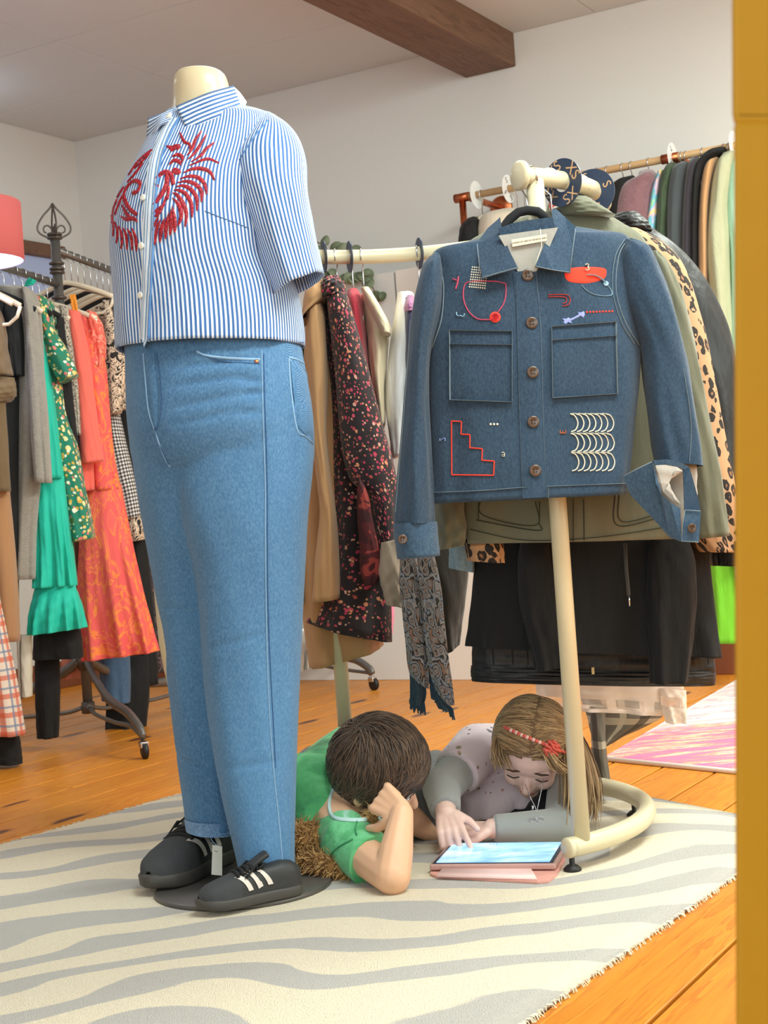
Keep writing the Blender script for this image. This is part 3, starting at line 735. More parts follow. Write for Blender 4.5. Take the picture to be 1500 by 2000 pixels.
legB = [(250, 780, 470, 780, .125, -.005), (254, 850, 466, 850, .125, .0), (263, 930, 455, 930, .115, .015), (278, 1050, 450, 1050, .10, .04), (300, 1200, 450, 1200, .085, .065), (318, 1340, 452, 1340, .08, .07), (335, 1480, 456, 1480, .075, .075), (350, 1590, 460, 1590, .07, .08), (355, 1636, 462, 1640, .068, .08)]
V, Fc, U = ptube_geo(legB, MPL, n=56, m=60, p=2.2, rip=.0035, ripn=3, seed=5, creases=.0013); G.add(V, Fc)
jb = fuse('denim_body', G, 0.0055, jden, jeans, 3)
# whisker creases across the lap
me = jb.data; co = np.zeros(len(me.vertices)*3); me.vertices.foreach_get('co', co); co = co.reshape(-1, 3); no = np.zeros_like(co); me.vertices.foreach_get('normal', no.ravel()); nv = np.array([v.normal[:] for v in me.vertices])
offj = np.array(wl(jeans)); wc = co+offj
for (xa, ya, xb, yb, dep) in ((345, 722, 505, 705, .003), (340, 760, 500, 735, .003), (345, 800, 480, 772, .0026), (345, 835, 470, 805, .0022), (470, 745, 512, 748, .004), (480, 775, 515, 768, .005), (470, 812, 512, 806, .003), (300, 1190, 392, 1210, .002), (400, 1270, 520, 1235, .0015), (440, 1500, 560, 1480, .0015), (320, 1500, 430, 1540, .002)):
    A, B = np.array(P2(xa, ya, -.1)), np.array(P2(xb, yb, -.1)); d = B-A; L2 = d[0]**2+d[2]**2
    t = np.clip(((wc[:, 0]-A[0])*d[0]+(wc[:, 2]-A[2])*d[2])/L2, 0, 1)
    ds = np.hypot(wc[:, 0]-A[0]-t*d[0], wc[:, 2]-A[2]-t*d[2]); k = np.exp(-(ds/.006)**2)*(nv[:, 1] < 0)*np.sin(np.pi*np.clip(t, .03, .97))**.5
    co -= nv*(k*dep*1.7)[:, None]
me.vertices.foreach_set('co', co.ravel()); me.update()
BJ = bvh_of(jb)
g = Geo()
for pts, wd in (([(511, 684), (512, 740), (514, 830), (518, 950), (518, 1050), (520, 1200), (524, 1350), (534, 1500), (546, 1620), (553, 1706)], .0022), ([(564, 700), (568, 760), (580, 838), (596, 852), (611, 866)], .0028), ([(563, 698), (580, 702), (597, 712)], .0035),
                ([(384, 686), (400, 694), (440, 699), (480, 701), (508, 702)], .0045), ([(280, 690), (284, 740), (290, 800), (302, 840), (320, 890), (332, 912)], .0028), ([(357, 1624), (400, 1630), (455, 1628)], .0016), ([(474, 1698), (525, 1700), (578, 1690)], .0016)):
    g.add(*stitch_vf(BJ, pts, wd, .0012))
g.build('stitching', jst, jeans)
g = Geo()
for pts, wd in (([(306, 690), (314, 740), (316, 790), (309, 832), (300, 838)], .002), ([(388, 692), (440, 706), (480, 709), (507, 710)], .0014), ([(515, 690), (517, 780), (522, 950), (524, 1200), (538, 1500)], .0014), ([(572, 706), (578, 770), (588, 832), (600, 846)], .0014), ([(302, 838), (312, 868), (330, 908)], .0014)):
    g.add(*stitch_vf(BJ, pts, wd, .001))
g.build('dark_stitching', jst2, jeans)
V, Fc = stitch_vf(BJ, [(292, 690), (297, 740), (301, 790), (303, 832)], .021, .002, 30, taper=lambda s: 1-.75*s**3); mk('fly', V, Fc, jden, jeans)
# back pocket and rivet
V, Fc = patch_vf(BJ, [(566, 703), (582, 706), (597, 716), (603, 780), (611, 830), (611, 862), (596, 850), (583, 836), (575, 790), (570, 750)], .0045, 5); mk('back_pocket', V, Fc, jden, jeans)
h, nn = hit(BJ, 501, 706); lathe('rivet', [(0, .002), (.0035, .002), (.0042, 0), (0, 0)], metal((196, 120, 80)), jeans, 14, h, nn if nn.dot(CO-h) > 0 else -nn)
# hems
for rows_, sd_ in ((legF, 3), (legB, 5)):
    a_, b_ = rows_[-2], rows_[-1]; f = 26/ (b_[1]-a_[1])
    up_ = tuple(b_[i]*(1-f)+a_[i]*f for i in range(6))
    ptube('hem', [tuple(up_[i]+(-2.5 if i in (0,) else 2.5 if i == 2 else .0028 if i == 4 else 0) for i in range(6)), tuple(b_[i]+(-2.5 if i in (0,) else 2.5 if i == 2 else .0028 if i == 4 else 0) for i in range(6))], MPL, denim((94, 142, 192), (170, 200, 228), (66, 108, 160), .8), jeans, n=56, m=8, p=2.2, creases=.0012, seed=8, cap=(False, False))
# ---- sneakers
blackl = plain((46, 47, 48), 0.55, 0, .05, 50, .1, 'black_leather'); suede = plain((62, 64, 66), 0.9, 0, .1, 120, .15, 'grey_black_suede')
solem = plain((70, 66, 62), 0.6, 0, .03, 60, .06, 'dark_gum_sole'); whl = plain((226, 214, 204), 0.55, name='white_leather'); lacem = plain((28, 29, 30), 0.9, 0, .2, 300, .2, 'black_lace')
LX = np.array([0, .02, .05, .10, .14, .18, .22, .25, .268, .275]); HW = np.array([.020, .031, .035, .034, .038, .045, .046, .037, .022, .006]); HT = np.array([.05, .066, .070, .064, .068, .056, .045, .037, .026, .014])
def sneaker(heel, toe, z0, label):
    d = toe-heel; d.z = 0; ex = d.normalized(); ey = Vector((-ex.y, ex.x, 0)); sc = d.length/.275
    t = thing('sneaker', label, 'shoe', (heel.x, heel.y, z0), 'pair of black sneakers on the mannequin')
    def W(x, y, z): return heel*1 + ex*x*sc + ey*y*sc + Vector((0, 0, z0-heel.z+z*sc))
    hw = lambda x: float(np.interp(x, LX, HW)); ht = lambda x: float(np.interp(x, LX, HT))
    def surf(x, a, l=0.0):   # a: 0 = one side at the sole, pi = the other side, pi/2 = top
        c, s = math.cos(a), math.sin(a); return W(x, (hw(x)+l)*spow(c, .75), .022+(ht(x)+l)*spow(s, .62 if x > .12 else .5))
    V = []; Fc = []; n = 20; xs = np.linspace(0, .275, 34)
    for x in xs:
        for k in range(n+1): V.append(surf(x, math.pi*k/n))
    for i in range(len(xs)-1):
        for k in range(n): Fc.append([i*(n+1)+k, i*(n+1)+k+1, (i+1)*(n+1)+k+1, (i+1)*(n+1)+k])
    mk('upper', V, Fc, blackl, t)
    V = []; Fc = []
    xs2 = np.linspace(.175, .2755, 16)
    for x in xs2:
        for k in range(n+1):
            a = math.pi*k/n; V.append(surf(x, a, .0016))
    for i in range(len(xs2)-1):
        for k in range(n): Fc.append([i*(n+1)+k, i*(n+1)+k+1, (i+1)*(n+1)+k+1, (i+1)*(n+1)+k])
    o = mk('toe_cap', V, Fc, suede, t)
    # sole
    V = []; Fc = []; out = []
    for x in np.linspace(-.004, .280, 30):
        xx = min(max(x, 0), .275); out.append((x, hw(xx)+.004 if .002 < x < .277 else .010))
    ring = [(x, y) for x, y in out]+[(x, -y) for x, y in out[::-1]]; N = len(ring)
    for z, gfac in ((0, .96), (.004, 1.0), (.021, 1.02), (.026, .97)):
        for x, y in ring:
            cur = .006*max(0, (x-.2)/.08)**2
            V.append(W(.138+(x-.138)*gfac, y*gfac, z+cur))
    for r in range(3):
        for k in range(N): q = (k+1) % N; Fc.append([r*N+k, r*N+q, (r+1)*N+q, (r+1)*N+k])
    Fc.append(list(range(N))[::-1]); Fc.append([3*N+k for k in range(N)])
    mk('sole', V, Fc, solem, t)
    # three slanted stripes on each side
    for side in (0, 1):
        for k in range(3):
            x0 = .085+.028*k; V = []; Fc = []
            for j in range(9):
                s = j/8; a = (.10+s*1.02); xx = x0+.032*s
                for w_ in (0, .0135): V.append(surf(xx+w_, a if side == 0 else math.pi-a, .0022))
            for j in range(8): Fc.append([j*2, j*2+1, j*2+3, j*2+2])
            mk('stripe', V, Fc, whl, t)
    g = Geo()
    for k in range(6):
        x = .110+.0135*k; g.tube([surf(x+.004*math.sin(3*q), q, .004+.003*math.sin(q*2.2)) for q in np.linspace(.95, 2.19, 9)], .0036, 6)
    for q0, q1 in ((1.3, .75), (1.8, 2.5)):
        g.tube([surf(.118, q0, .008), surf(.128, (q0+q1)/2, .016), surf(.150, q1, .008), surf(.16, q1-.1, .005)], .0022, 6)
        g.tube([surf(.118, q0, .008), surf(.104, (q0+q1)/2, .018), surf(.125, q1, .018), surf(.12, 1.57, .009)], .0022, 6)
    g.build('laces', lacem, t)
    V = []; Fc = []
    for j in range(8):
        s = j/7
        for k in range(7): u = (k-3)/3; V.append(W(.150-.062*s, u*.022, .084+.038*s-.005*u*u+.004*math.sin(s*3)))
    for j in range(7):
        for k in range(6): Fc.append([j*7+k, j*7+k+1, (j+1)*7+k+1, (j+1)*7+k])
    o = mk('tongue', V, Fc, blackl, t); so = o.modifiers.new('s', 'SOLIDIFY'); so.thickness = .006
    return t, W, surf
hz = RZ+.0092
sn1, W1, _ = sneaker(pf(585, 1742, hz), pf(390, 1780, hz), hz, 'front black sneaker with three white stripes under the nearer jeans leg')
sn2, W2, _ = sneaker(pf(452, 1672, hz), pf(293, 1742, hz), hz, 'rear black sneaker with white stripes and a hanging paper tag')
tg = [px(415, 1650, 2.70), px(434, 1653, 2.70), px(434, 1710, 2.69), px(413, 1708, 2.69)]
nrm = Vector((0, -1, 0)); Vt = [p+nrm*.0006 for p in tg]+[p-nrm*.0006 for p in tg]
mk('tag', Vt, [[0, 1, 2, 3], [7, 6, 5, 4], [0, 4, 5, 1], [1, 5, 6, 2], [2, 6, 7, 3], [3, 7, 4, 0]], plain((214, 212, 202), 0.7, name='card'), sn2, False, label='pale paper tag')
tube('tag_cord', [px(425, 1652, 2.70), px(416, 1645, 2.71), px(411, 1636, 2.72)], .0008, jst, sn2, 5)
g = Geo()
for k in range(7): 
    yy = 1662+6.2*k; a, b = px(419, yy, 2.6975), px(419+(10 if k % 2 else 6), yy+1, 2.6975); g.tube([a, b], .0006, 4)
g.build('print', plain((60, 60, 60), 0.8, name='ink'), sn2)
# ---------------------------------------------------------------- round rack
ivory = plain((218, 206, 172), 0.4, 0, 0.02, 30, 0.03, 'ivory_enamel', 0.2)
blackp = plain((24, 24, 26), 0.5, name='black_plastic')
chrome = metal((205, 205, 208), 0.15)
RCX, RCY, RR_, RZT = 0.088, 3.012, 0.396, 1.266
def onarc(a, z, r=RR_): return Vector((RCX+r*math.cos(a), RCY+r*math.sin(a), z))
pb = pf(1141, 1655, 0.05); ap = math.atan2(pb.y-RCY, pb.x-RCX)
rack = thing('round_rack', 'ivory round clothes rack on a curved tube base standing on the zebra rug', 'clothes rack', (RCX, RCY, RZ))
A0, A1 = ap-.085, math.radians(172)
arc = np.linspace(A0, A1, 80)
tube('rail', [onarc(a, RZT) for a in arc], .0165, ivory, rack, 16)
tube('base', [onarc(a, RZ+.042) for a in np.linspace(A0+.0, math.radians(126), 80)], .0185, ivory, rack, 16)
tube('post', [onarc(ap, RZ+.05), onarc(ap, RZT-.006)], .0163, ivory, rack, 18)
ab = math.atan2(pf(672, 1560, .04).y-RCY, -.13-RCX)
for a in (math.radians(122),):
    tube('post', [onarc(a, RZ+.05), onarc(a, RZT-.006)], .0163, ivory, rack, 18)
def tang(a): return Vector((-math.sin(a), math.cos(a), 0))
lathe('end_cap', [(0, .006), (.022, .006), (.027, .002), (.027, -.004), (.017, -.008)], ivory, rack, 28, onarc(A0, RZT), -tang(A0))
lathe('end_cap', [(0, .003), (.017, .003), (.0187, 0), (.0187, -.006)], ivory, rack, 28, onarc(A0, RZ+.042), -tang(A0))
for a in (A0+.02, A0+1.25, math.radians(123)):
    lathe('foot', [(0, 0.0), (.016, 0.0), (.0165, .004), (.010, .010), (.005, .012), (.005, .03)], blackp, rack, 20, onarc(a, RZ))
# ---- text helper
def text_vf(txt, size, depth=0.0004):
    cu = bpy.data.curves.new('t', 'FONT'); cu.body = txt; cu.size = size; cu.align_x = 'CENTER'; cu.align_y = 'CENTER'; cu.extrude = depth; cu.resolution_u = 3
    o = bpy.data.objects.new('t', cu); COL.objects.link(o); dg = bpy.context.evaluated_depsgraph_get()
    me = bpy.data.meshes.new_from_object(o.evaluated_get(dg)); V = [v.co.copy() for v in me.vertices]; Fc = [list(p.vertices) for p in me.polygons]
    bpy.data.objects.remove(o); bpy.data.meshes.remove(me); bpy.data.curves.remove(cu); return V, Fc
def put(V, c, ex, ey, ez): return [Vector(c)+ex*v.x+ey*v.y+ez*v.z for v in V]
navy = plain((40, 54, 78), 0.4, name='navy_plastic'); goldp = plain((206, 162, 118), 0.5, name='gold_print'); whp = plain((238, 238, 236), 0.35, name='white_plastic'); inkp = plain((40, 46, 60), 0.6, name='ink')
def disc(c, nrm, r, rin, m, pm, txt, label, group, spin=0.0, cat='size divider', n=4, tsz=.028):
    t = thing('size_disc', label, cat, c, group)
    nrm = nrm.normalized(); prof = [(rin, -.0012), (r, -.0012), (r, .0012), (rin, .0012), (rin, -.0012)]
    lathe('disc', prof, m, t, 44, c, nrm, smooth=False)
    LSG = -1; up = Vector((0, 0, 1)); x = up.cross(nrm).normalized(); y = nrm.cross(x)
    for sgn in (1, -1):
        for k in range(n):
            a = spin+2*math.pi*k/n; rd_ = x*math.cos(a)+y*math.sin(a); tx = (y*math.cos(a)-x*math.sin(a))
            V, Fc = text_vf(txt, tsz); mk('lettering', put(V, Vector(c)+rd_*(r+rin)/2+nrm*sgn*.0014, tx*sgn*LSG, rd_, nrm*sgn), Fc, pm, t, False)
    return t
def rail_pt(x, y):   # point of the rail circle seen at a pixel: nearest in picture
    return min(np.linspace(A0, A1, 400), key=lambda a: math.dist(unpx(onarc(a, RZT)), (x, y)))
a_xs = A0+.27; a_s = A0+.57
disc(onarc(a_xs, RZT-.004), -tang(a_xs), .044, .0175, navy, goldp, 'XS', 'navy XS size disc on the near end of the round rack rail', 'size discs on the round rack', .55)
disc(onarc(a_s, RZT-.006), -tang(a_s), .044, .0175, navy, goldp, 'S', 'navy S size disc just behind the XS disc on the rail', 'size discs on the round rack', .35, tsz=.024)
def wire_hook(top, rr, m, parent, drop, face):
    """question-mark hook over a rail whose centre is top; face = direction across the rail"""
    pts = [top+face*(rr+.002)*math.cos(a)+Vector((0, 0, (rr+.002)*math.sin(a))) for a in np.linspace(math.radians(-35), math.radians(185), 12)]
    pts += [top-face*(rr+.003)+Vector((0, 0, -rr*.7)), top+Vector((0, 0, -rr-.014)), top+Vector((0, 0, -drop))]
    return tube('hook', pts, .0017, m, parent, 6)
creamh = plain((226, 210, 186), 0.4, name='cream_plastic_hanger'); blackh = plain((26, 26, 28), 0.9, 0, .2, 300, .1, 'black_velvet')
def hanger(label, top, wdir, m, rr=.0165, drop=.055, half=.2, slope=.065, th=.006, bar=False, group=None, wide=.017, metalm=None):
    """a clothes hanger: hook on the rail at top, arms along wdir"""
    wdir = Vector(wdir).normalized(); t = thing('hanger', label, 'hanger', top, group)
    fc = Vector((wdir.x, wdir.y, 0))
    wire_hook(Vector(top), rr, metalm or chrome, t, drop, fc)
    base = Vector(top)-Vector((0, 0, drop)); g = Geo()
    P = [base+wdir*half*s-Vector((0, 0, slope*abs(s)**1.25)) for s in np.linspace(-1, 1, 21)]
    g.tube(P, wide/2, 8, True, False, th/wide*1.6, up=wdir.cross(Vector((0, 0, 1))))
    if bar:
        E0, E1 = P[0], P[-1]
        q = [E0, E0-Vector((0, 0, .03))+wdir*.012, E0-Vector((0, 0, .05))+wdir*.04, E1-Vector((0, 0, .05))-wdir*.04, E1-Vector((0, 0, .03))-wdir*.012, E1]
        g.tube(q, wide*.33, 8)
    g.build('arms', m, t); return t
# ---------------------------------------------------------------- denim jacket
def pslab(name, poly, Yd, m, parent=None, th=.003, smooth_n=0, bulge=0.0, label=None, closed_curve=False, plane=None, vf=False, out=0.0):
    """a thin piece of cloth cut to an outline, given its own depth and thickness. poly: (x, y[, extra depth])"""
    P = [tuple(q)+(0,) if len(q) == 2 else tuple(q) for q in poly]
    if closed_curve:
        Q = P+[P[0]]; C = catmull([P[-1]]+Q+[P[1]], (len(P)+2)*8+1); k = 8; P = [tuple(q) for q in C[k:-k]]
    bm = bmesh.new()
    pts = [px(x, y, Yd+d) if plane is None else pp(x, y, plane)+Vector((plane[2], plane[3], 0)).normalized()*d for x, y, d in P]
    vs = [bm.verts.new(p) for p in pts]; f = bm.faces.new(vs)
    bmesh.ops.triangulate(bm, faces=[f]); bmesh.ops.recalc_face_normals(bm, faces=bm.faces[:])
    bmesh.ops.subdivide_edges(bm, edges=[e for e in bm.edges if not e.is_boundary], cuts=2)
    bmesh.ops.triangulate(bm, faces=bm.faces[:])
    if bulge:
        c = sum((v.co for v in bm.verts), Vector())/len(bm.verts)
        for v in bm.verts:
            if not v.is_boundary: v.co.y -= bulge
    ret = bmesh.ops.extrude_face_region(bm, geom=bm.faces[:])
    nn = Vector((0, 1, 0)) if plane is None else Vector((plane[2], plane[3], 0)).normalized()
    for e in ret['geom']:
        if isinstance(e, bmesh.types.BMVert): e.co += nn*th
    bmesh.ops.recalc_face_normals(bm, faces=bm.faces[:])
    bm.verts.index_update(); V = [v.co.copy() for v in bm.verts]; Fc = [[v.index for v in f.verts] for f in bm.faces]; bm.free()
    if vf: return V, Fc
    U = [(v.x, v.z) for v in V]
    return mk(name, V, Fc, m, parent, False, U, label=label)
JY = 2.64; JPL = (0, JY, -0.04, 1)
dj = denim((26, 52, 78), (82, 110, 132), (18, 38, 62), .5); djl = denim((40, 72, 104), (98, 128, 150), (28, 54, 82), .6)
grey_in = cloth((168, 164, 156), .95, .12, .2, .3, 60, 'grey_lining'); tan_st = plain((118, 132, 140), .9, name='tan_thread')
jk = thing('denim_jacket', 'dark blue denim jacket with colourful embroidery on the front end of the rack', 'jacket', px(1040, 980, JY))
brow = [(938, 470, 1122, 444, .032), (890, 480, 1176, 454, .046), (846, 494, 1224, 466, .056), (848, 540, 1226, 520, .068), (844, 610, 1236, 600, .074), (838, 679, 1248, 674, .076), (836, 760, 1246, 758, .076), (838, 850, 1237, 848, .074), (840, 920, 1229, 914, .074), (843, 984, 1222, 966, .074)]
jb_ = ptube('body', brow, JPL, dj, jk, n=96, m=60, p=2.9, rip=.0045, ripn=6, rip0=.35, seed=12, cap=(False, False), creases=.0016)
so = jb_.modifiers.new('s', 'SOLIDIFY'); so.thickness = .003; so.offset = -1
BJK = bvh_of(jb_)
lrow = [(847, 499, 857, 503, .02), (833, 510, 862, 522, .036), (822, 530, 863, 545, .046), (806, 600, 859, 610, .056), (797, 690, 839, 690, .052), (789, 780, 836, 780, .05), (780, 880, 841, 876, .05), (773, 960, 846, 956, .05), (769, 1024, 850, 1020, .05)]
l1 = ptube('sleeve', lrow, JPL, dj, jk, n=48, m=44, p=2.2, rip=.0035, ripn=4, rip0=.0, seed=3, creases=.002, shift=-.018, cap=(True, False))
ptube('cuff', [(767, 1022, 852, 1018, .052), (769, 1050, 854, 1046, .053), (775, 1091, 858, 1084, .052)], JPL, djl, jk, n=40, m=12, p=2.2, shift=-.018, creases=.001, cap=(False, True))
rrow = [(1214, 474, 1226, 472, .02), (1209, 488, 1250, 481, .036), (1204, 512, 1269, 502, .048), (1212, 590, 1301, 582, .06), (1244, 679, 1329, 683, .058), (1254, 760, 1343, 757, .056), (1266, 850, 1357, 850, .055), (1275, 904, 1365, 912, .053)]
r1 = ptube('sleeve', rrow, JPL, dj, jk, n=48, m=44, p=2.2, rip=.0035, ripn=4, seed=5, creases=.002, shift=-.02, cap=(True, False))
BLS = bvh_of(l1); BRS = bvh_of(r1)
# open cuff of the right-hand sleeve
CY = JY-.075
ptube('sleeve_lining', [(1277, 900, 1362, 908, .048), (1284, 950, 1362, 955, .046), (1300, 1000, 1362, 1005, .044), (1322, 1050, 1364, 1050, .04)], JPL, grey_in, jk, n=32, m=14, p=2.2, shift=.012, creases=.002)
pslab('cuff', [(1217, 929, .02), (1246, 914, .005), (1274, 901, -.005), (1278, 920, -.01), (1281, 944, -.01), (1293, 966, -.012), (1310, 982, -.01), (1329, 993, -.005), (1331, 1058, .0), (1308, 1049, .01), (1277, 1014, .014), (1250, 986, .018), (1231, 966, .02)], CY, djl, jk, .004, label='open sleeve cuff folded outward')
pslab('cuff_facing', [(1280, 908), (1300, 908), (1322, 912), (1334, 920), (1316, 932), (1306, 938), (1311, 955), (1320, 970), (1330, 985), (1316, 980), (1296, 962), (1283, 942)], CY+.012, cloth((206, 198, 188), .95, .1, .2, .4, 60, 'pale_lining'), jk, .003, bulge=.004)
pslab('sleeve_placket', [(1334, 914, .005), (1347, 914), (1356, 945), (1365, 978), (1368, 998), (1337, 997), (1336, 955)], CY, dj, jk, .005)
pslab('cuff_tab', [(1338, 995, -.004), (1369, 998, -.004), (1365, 1060), (1331, 1057), (1334, 1025)], CY-.004, djl, jk, .005)
pslab('sleeve_edge', [(1276, 899, -.004), (1300, 897, -.01), (1325, 901, -.01), (1347, 912, 0), (1340, 918, 0), (1322, 911, -.008), (1300, 907, -.008), (1279, 909, -.004)], CY+.004, djl, jk, .004)
# collar
pslab('collar', [(977, 424, .055), (981, 455, .02), (996, 492, .0), (1012, 524, -.012), (976, 534, -.014), (942, 544, -.012), (936, 505, .01), (932, 474, .03), (952, 446, .05)], JY-.068, dj, jk, .006, label='left collar leaf')
pslab('collar', [(1078, 409, .055), (1078, 430, .035), (1060, 486, .0), (1045, 521, -.012), (1080, 528, -.014), (1114, 533, -.012), (1120, 490, .01), (1125, 443, .03), (1104, 424, .045), (1086, 408, .055)], JY-.068, dj, jk, .006, label='right collar leaf')
pslab('collar_back', [(974, 446), (1000, 436), (1030, 430), (1080, 424), (1084, 448), (1030, 456), (978, 466)], JY-.052, dj, jk, .004)
pslab('neck_lining', [(974, 460), (1030, 452), (1090, 444), (1070, 490), (1048, 530), (1012, 532), (994, 496)], JY-.061, grey_in, jk, .004)
lb = [(999, 468), (1068, 457), (1068, 470), (1001, 482)]
pslab('neck_label', lb, JY-.0665, plain((222, 212, 190), .8, name='cotton_tape'), jk, .001)
pc = px(1034, 469.5, JY-.0672); exl = (px(1068, 464, JY)-px(1000, 475, JY)).normalized(); eyl = Vector((-exl.z, 0, exl.x))
V, Fc = text_vf('SHADES OF GREY BY MICAH COHEN', .0036, .0001); mk('label_print', put(V, pc, exl, eyl, Vector((0, -1, 0))), Fc, plain((60, 52, 46), .8, name='ink'), jk, False)
# placket and pockets
def onbody(name, poly, lift, m, rings=5):
    V, Fc = patch_vf(BJK, poly, lift, rings); return mk(name, V, Fc, m, jk)
def dens(poly, n=10):
    out = []
    for i in range(len(poly)):
        a, b = poly[i], poly[(i+1) % len(poly)]; out += [(a[0]+(b[0]-a[0])*k/n, a[1]+(b[1]-a[1])*k/n) for k in range(n)]
    return out
V, Fc = stitch_vf(BJK, [(1026, 530), (1032, 600), (1036, 700), (1039, 800), (1042, 900), (1045, 972)], .044, .0022, 50); mk('placket', V, Fc, dj, jk)
onbody('chest_pocket', dens([(879, 645), (1000, 647), (1000, 785), (880, 781)]), .0032, dj)
onbody('chest_pocket', dens([(1077, 638), (1201, 629), (1205, 769), (1079, 777)]), .0032, dj)
g = Geo(); T = lambda L: [(760+x/2.143, 380+y/2.143) for x, y in L]
lines = [([(1046, 526), (1054, 613), (1058, 700), (1060, 800), (1064, 900), (1068, 971)], .0016), ([(1008, 545), (1012, 700), (1016, 850), (1021, 972)], .0008),
         ([(842, 495), (858, 540), (861, 580), (857, 625), (840, 677)], .0016), ([(849, 492), (865, 540), (867, 580), (862, 628), (845, 680)], .0010), ([(1226, 466), (1208, 500), (1203, 567), (1220, 628), (1247, 674)], .0016), ([(1219, 468), (1201, 502), (1196, 567), (1213, 630), (1238, 672)], .0010),
         ([(844, 962), (940, 958), (1022, 952), (1120, 948), (1224, 944)], .0014), ([(1070, 952), (1070, 972)], .001)]
for P4 in ([(879, 645), (1000, 647), (1000, 785), (880, 781), (879, 645)], [(1077, 638), (1201, 629), (1205, 769), (1079, 777), (1077, 638)]):
    for i in range(4): lines.append(([P4[i], P4[i+1]], .0014))
lines += [([(880, 672), (1000, 674)], .001), ([(1078, 665), (1202, 656)], .001)]
for pts, wd in lines: g.add(*stitch_vf(BJK, pts, wd*.75, .0036 if wd < .00145 and len(pts) == 2 else .0014))
for pts in ([(803, 620), (795, 740), (784, 870), (773, 1000)], ): g.add(*stitch_vf(BLS, pts, .0012, .001))
for pts in ([(1335, 720), (1347, 800), (1350, 850), (1346, 908)], [(1243, 800), (1262, 860), (1274, 898)]): g.add(*stitch_vf(BRS, pts, .0014, .001))
for P4 in ([(942, 542), (976, 532), (1010, 523)], [(938, 540), (932, 476)], [(1046, 520), (1080, 527), (1113, 532)], [(1113, 531), (1124, 446)]):
    C = catmull([(a, b) for a, b in P4], 12) if len(P4) > 2 else P4
    g.tube([px(a, b, JY-.0855+(.02 if len(P4) == 2 and k else 0)+(.001)) for k, (a, b) in enumerate(C)], .0007, 5)
g.tube([px(a, b, CY-.0115) for a, b in ((1218, 930), (1246, 915), (1273, 902))], .0008, 5); g.tube([px(a, b, CY-.01) for a, b in ((1338, 996), (1333, 1026), (1331, 1057), (1364, 1059))], .0008, 5); g.tube([px(a, b, CY-.01) for a, b in ((1338, 996), (1368, 998))], .0008, 5)
g.build('topstitching', tan_st, jk)
horn = plain((84, 62, 48), .3, 0, 0, 90, .5, 'horn', .5)
def button(x, y, r, bv=None, q=None):
    if q is None:
        h, nn = hit(bv, x, y); q = h+Vector((0, -.004, 0))
    nn = Vector((0, -1, 0))
    b = lathe('button', [(0, .0022), (r*.45, .0018), (r*.7, .0034), (r*.95, .003), (r, .001), (r*.9, -.001), (0, -.001)], horn, jk, 22, q, nn)
    g = Geo()
    for dx, dz in ((.22, .22), (-.22, .22), (.22, -.22), (-.22, -.22)): V, Fc = lathe_vf([(0, .0028), (r*.1, .0026), (r*.1, .0015)], 8, q+Vector((dx*r, 0, dz*r)), nn); g.add(V, Fc)
    g.build('hole', plain((20, 14, 10), .8, name='hole'), b)
for x, y in ((1030, 538), (1038, 631), (1040, 727), (1041, 824), (1045, 919)): button(x, y, .0105, BJK)
h, nn = hit(BLS, 786, 1053); button(786, 1053, .0085, q=px(786, 1053, JY-.07)); button(1351, 1031, .008, q=px(1351, 1031, CY-.010))
# embroidery
red_t = plain((240, 62, 36), .8, name='red_thread'); pink_t = plain((214, 72, 104), .8, name='pink_thread'); wh_t = plain((232, 226, 206), .8, name='cream_thread'); lav_t = plain((150, 158, 216), .8, name='lavender_thread'); sky_t = plain((160, 200, 226), .8, name='sky_thread'); or_t = plain((214, 110, 60), .8, name='orange_thread')
MOT = {}
def mot(k, m): return MOT.setdefault(k, (m, Geo()))[1]
def em(k, m, L, wd=.0018, lift=.0012, n=None): mot(k, m).add(*stitch_vf(BJK, T(L), wd, lift, n))
def blob(k, m, L, lift=.0014): mot(k, m).add(*patch_vf(BJK, T(L), lift, 5))
def circ(cx, cy, r, n=18, ry=None): return [(cx+r*math.cos(q), cy+(ry or r)*math.sin(q)) for q in np.linspace(0, 2*math.pi, n+1)[:-1]]
em('numeral1', pink_t, [(267, 352), (276, 357), (286, 360)]); em('numeral1', pink_t, [(290, 343), (287, 368), (279, 395)], .0025)
em('pot', pink_t, [(415, 362), (450, 364), (488, 372)]); em('pot', pink_t, [(488, 372), (489, 410), (480, 455), (455, 492)]); em('pot', pink_t, [(415, 362), (350, 364), (318, 376), (311, 430), (330, 485), (370, 520), (425, 524)])
blob('target', red_t, circ(444, 513, 23)); em('ring1', pink_t, circ(444, 513, 15)+[(459, 513)], .0016, .0026); em('ring2', pink_t, circ(444, 513, 8)+[(452, 513)], .0014, .0028)
for i in range(8):
    for j in range(9): blob('dots_grid', wh_t, circ(349-i*0+i*9-j*1.5, 304+j*10.3+i*.8, 3.4, 7), .0016)
em('numeral3a', sky_t, [(282, 492), (284, 505), (294, 510), (299, 503), (304, 512), (313, 508), (316, 497)], .0015)
blob('lozenge', red_t, catmull([(734, 332), (748, 311), (820, 303), (898, 308), (909, 328), (896, 354), (830, 371), (760, 366), (738, 350), (734, 332)], 40)[:-1].tolist())
em('numeral3', wh_t, [(819, 297), (827, 291), (836, 297), (828, 304), (837, 311), (829, 319), (819, 313)], .002, .0030)
em('orbit', sky_t, [(805, 378), (830, 404), (870, 421), (925, 423), (931, 405), (908, 372)], .0012); em('orbit2', sky_t, [(825, 337), (862, 340), (890, 356), (906, 372)], .001, .003); blob('planet', sky_t, circ(907, 373, 11), .003)
em('hook1', red_t, [(665, 419), (735, 418), (755, 430), (757, 450), (745, 464), (725, 466)], .001); em('hook2', red_t, [(665, 428), (728, 428), (742, 436), (742, 450), (728, 456)], .001)
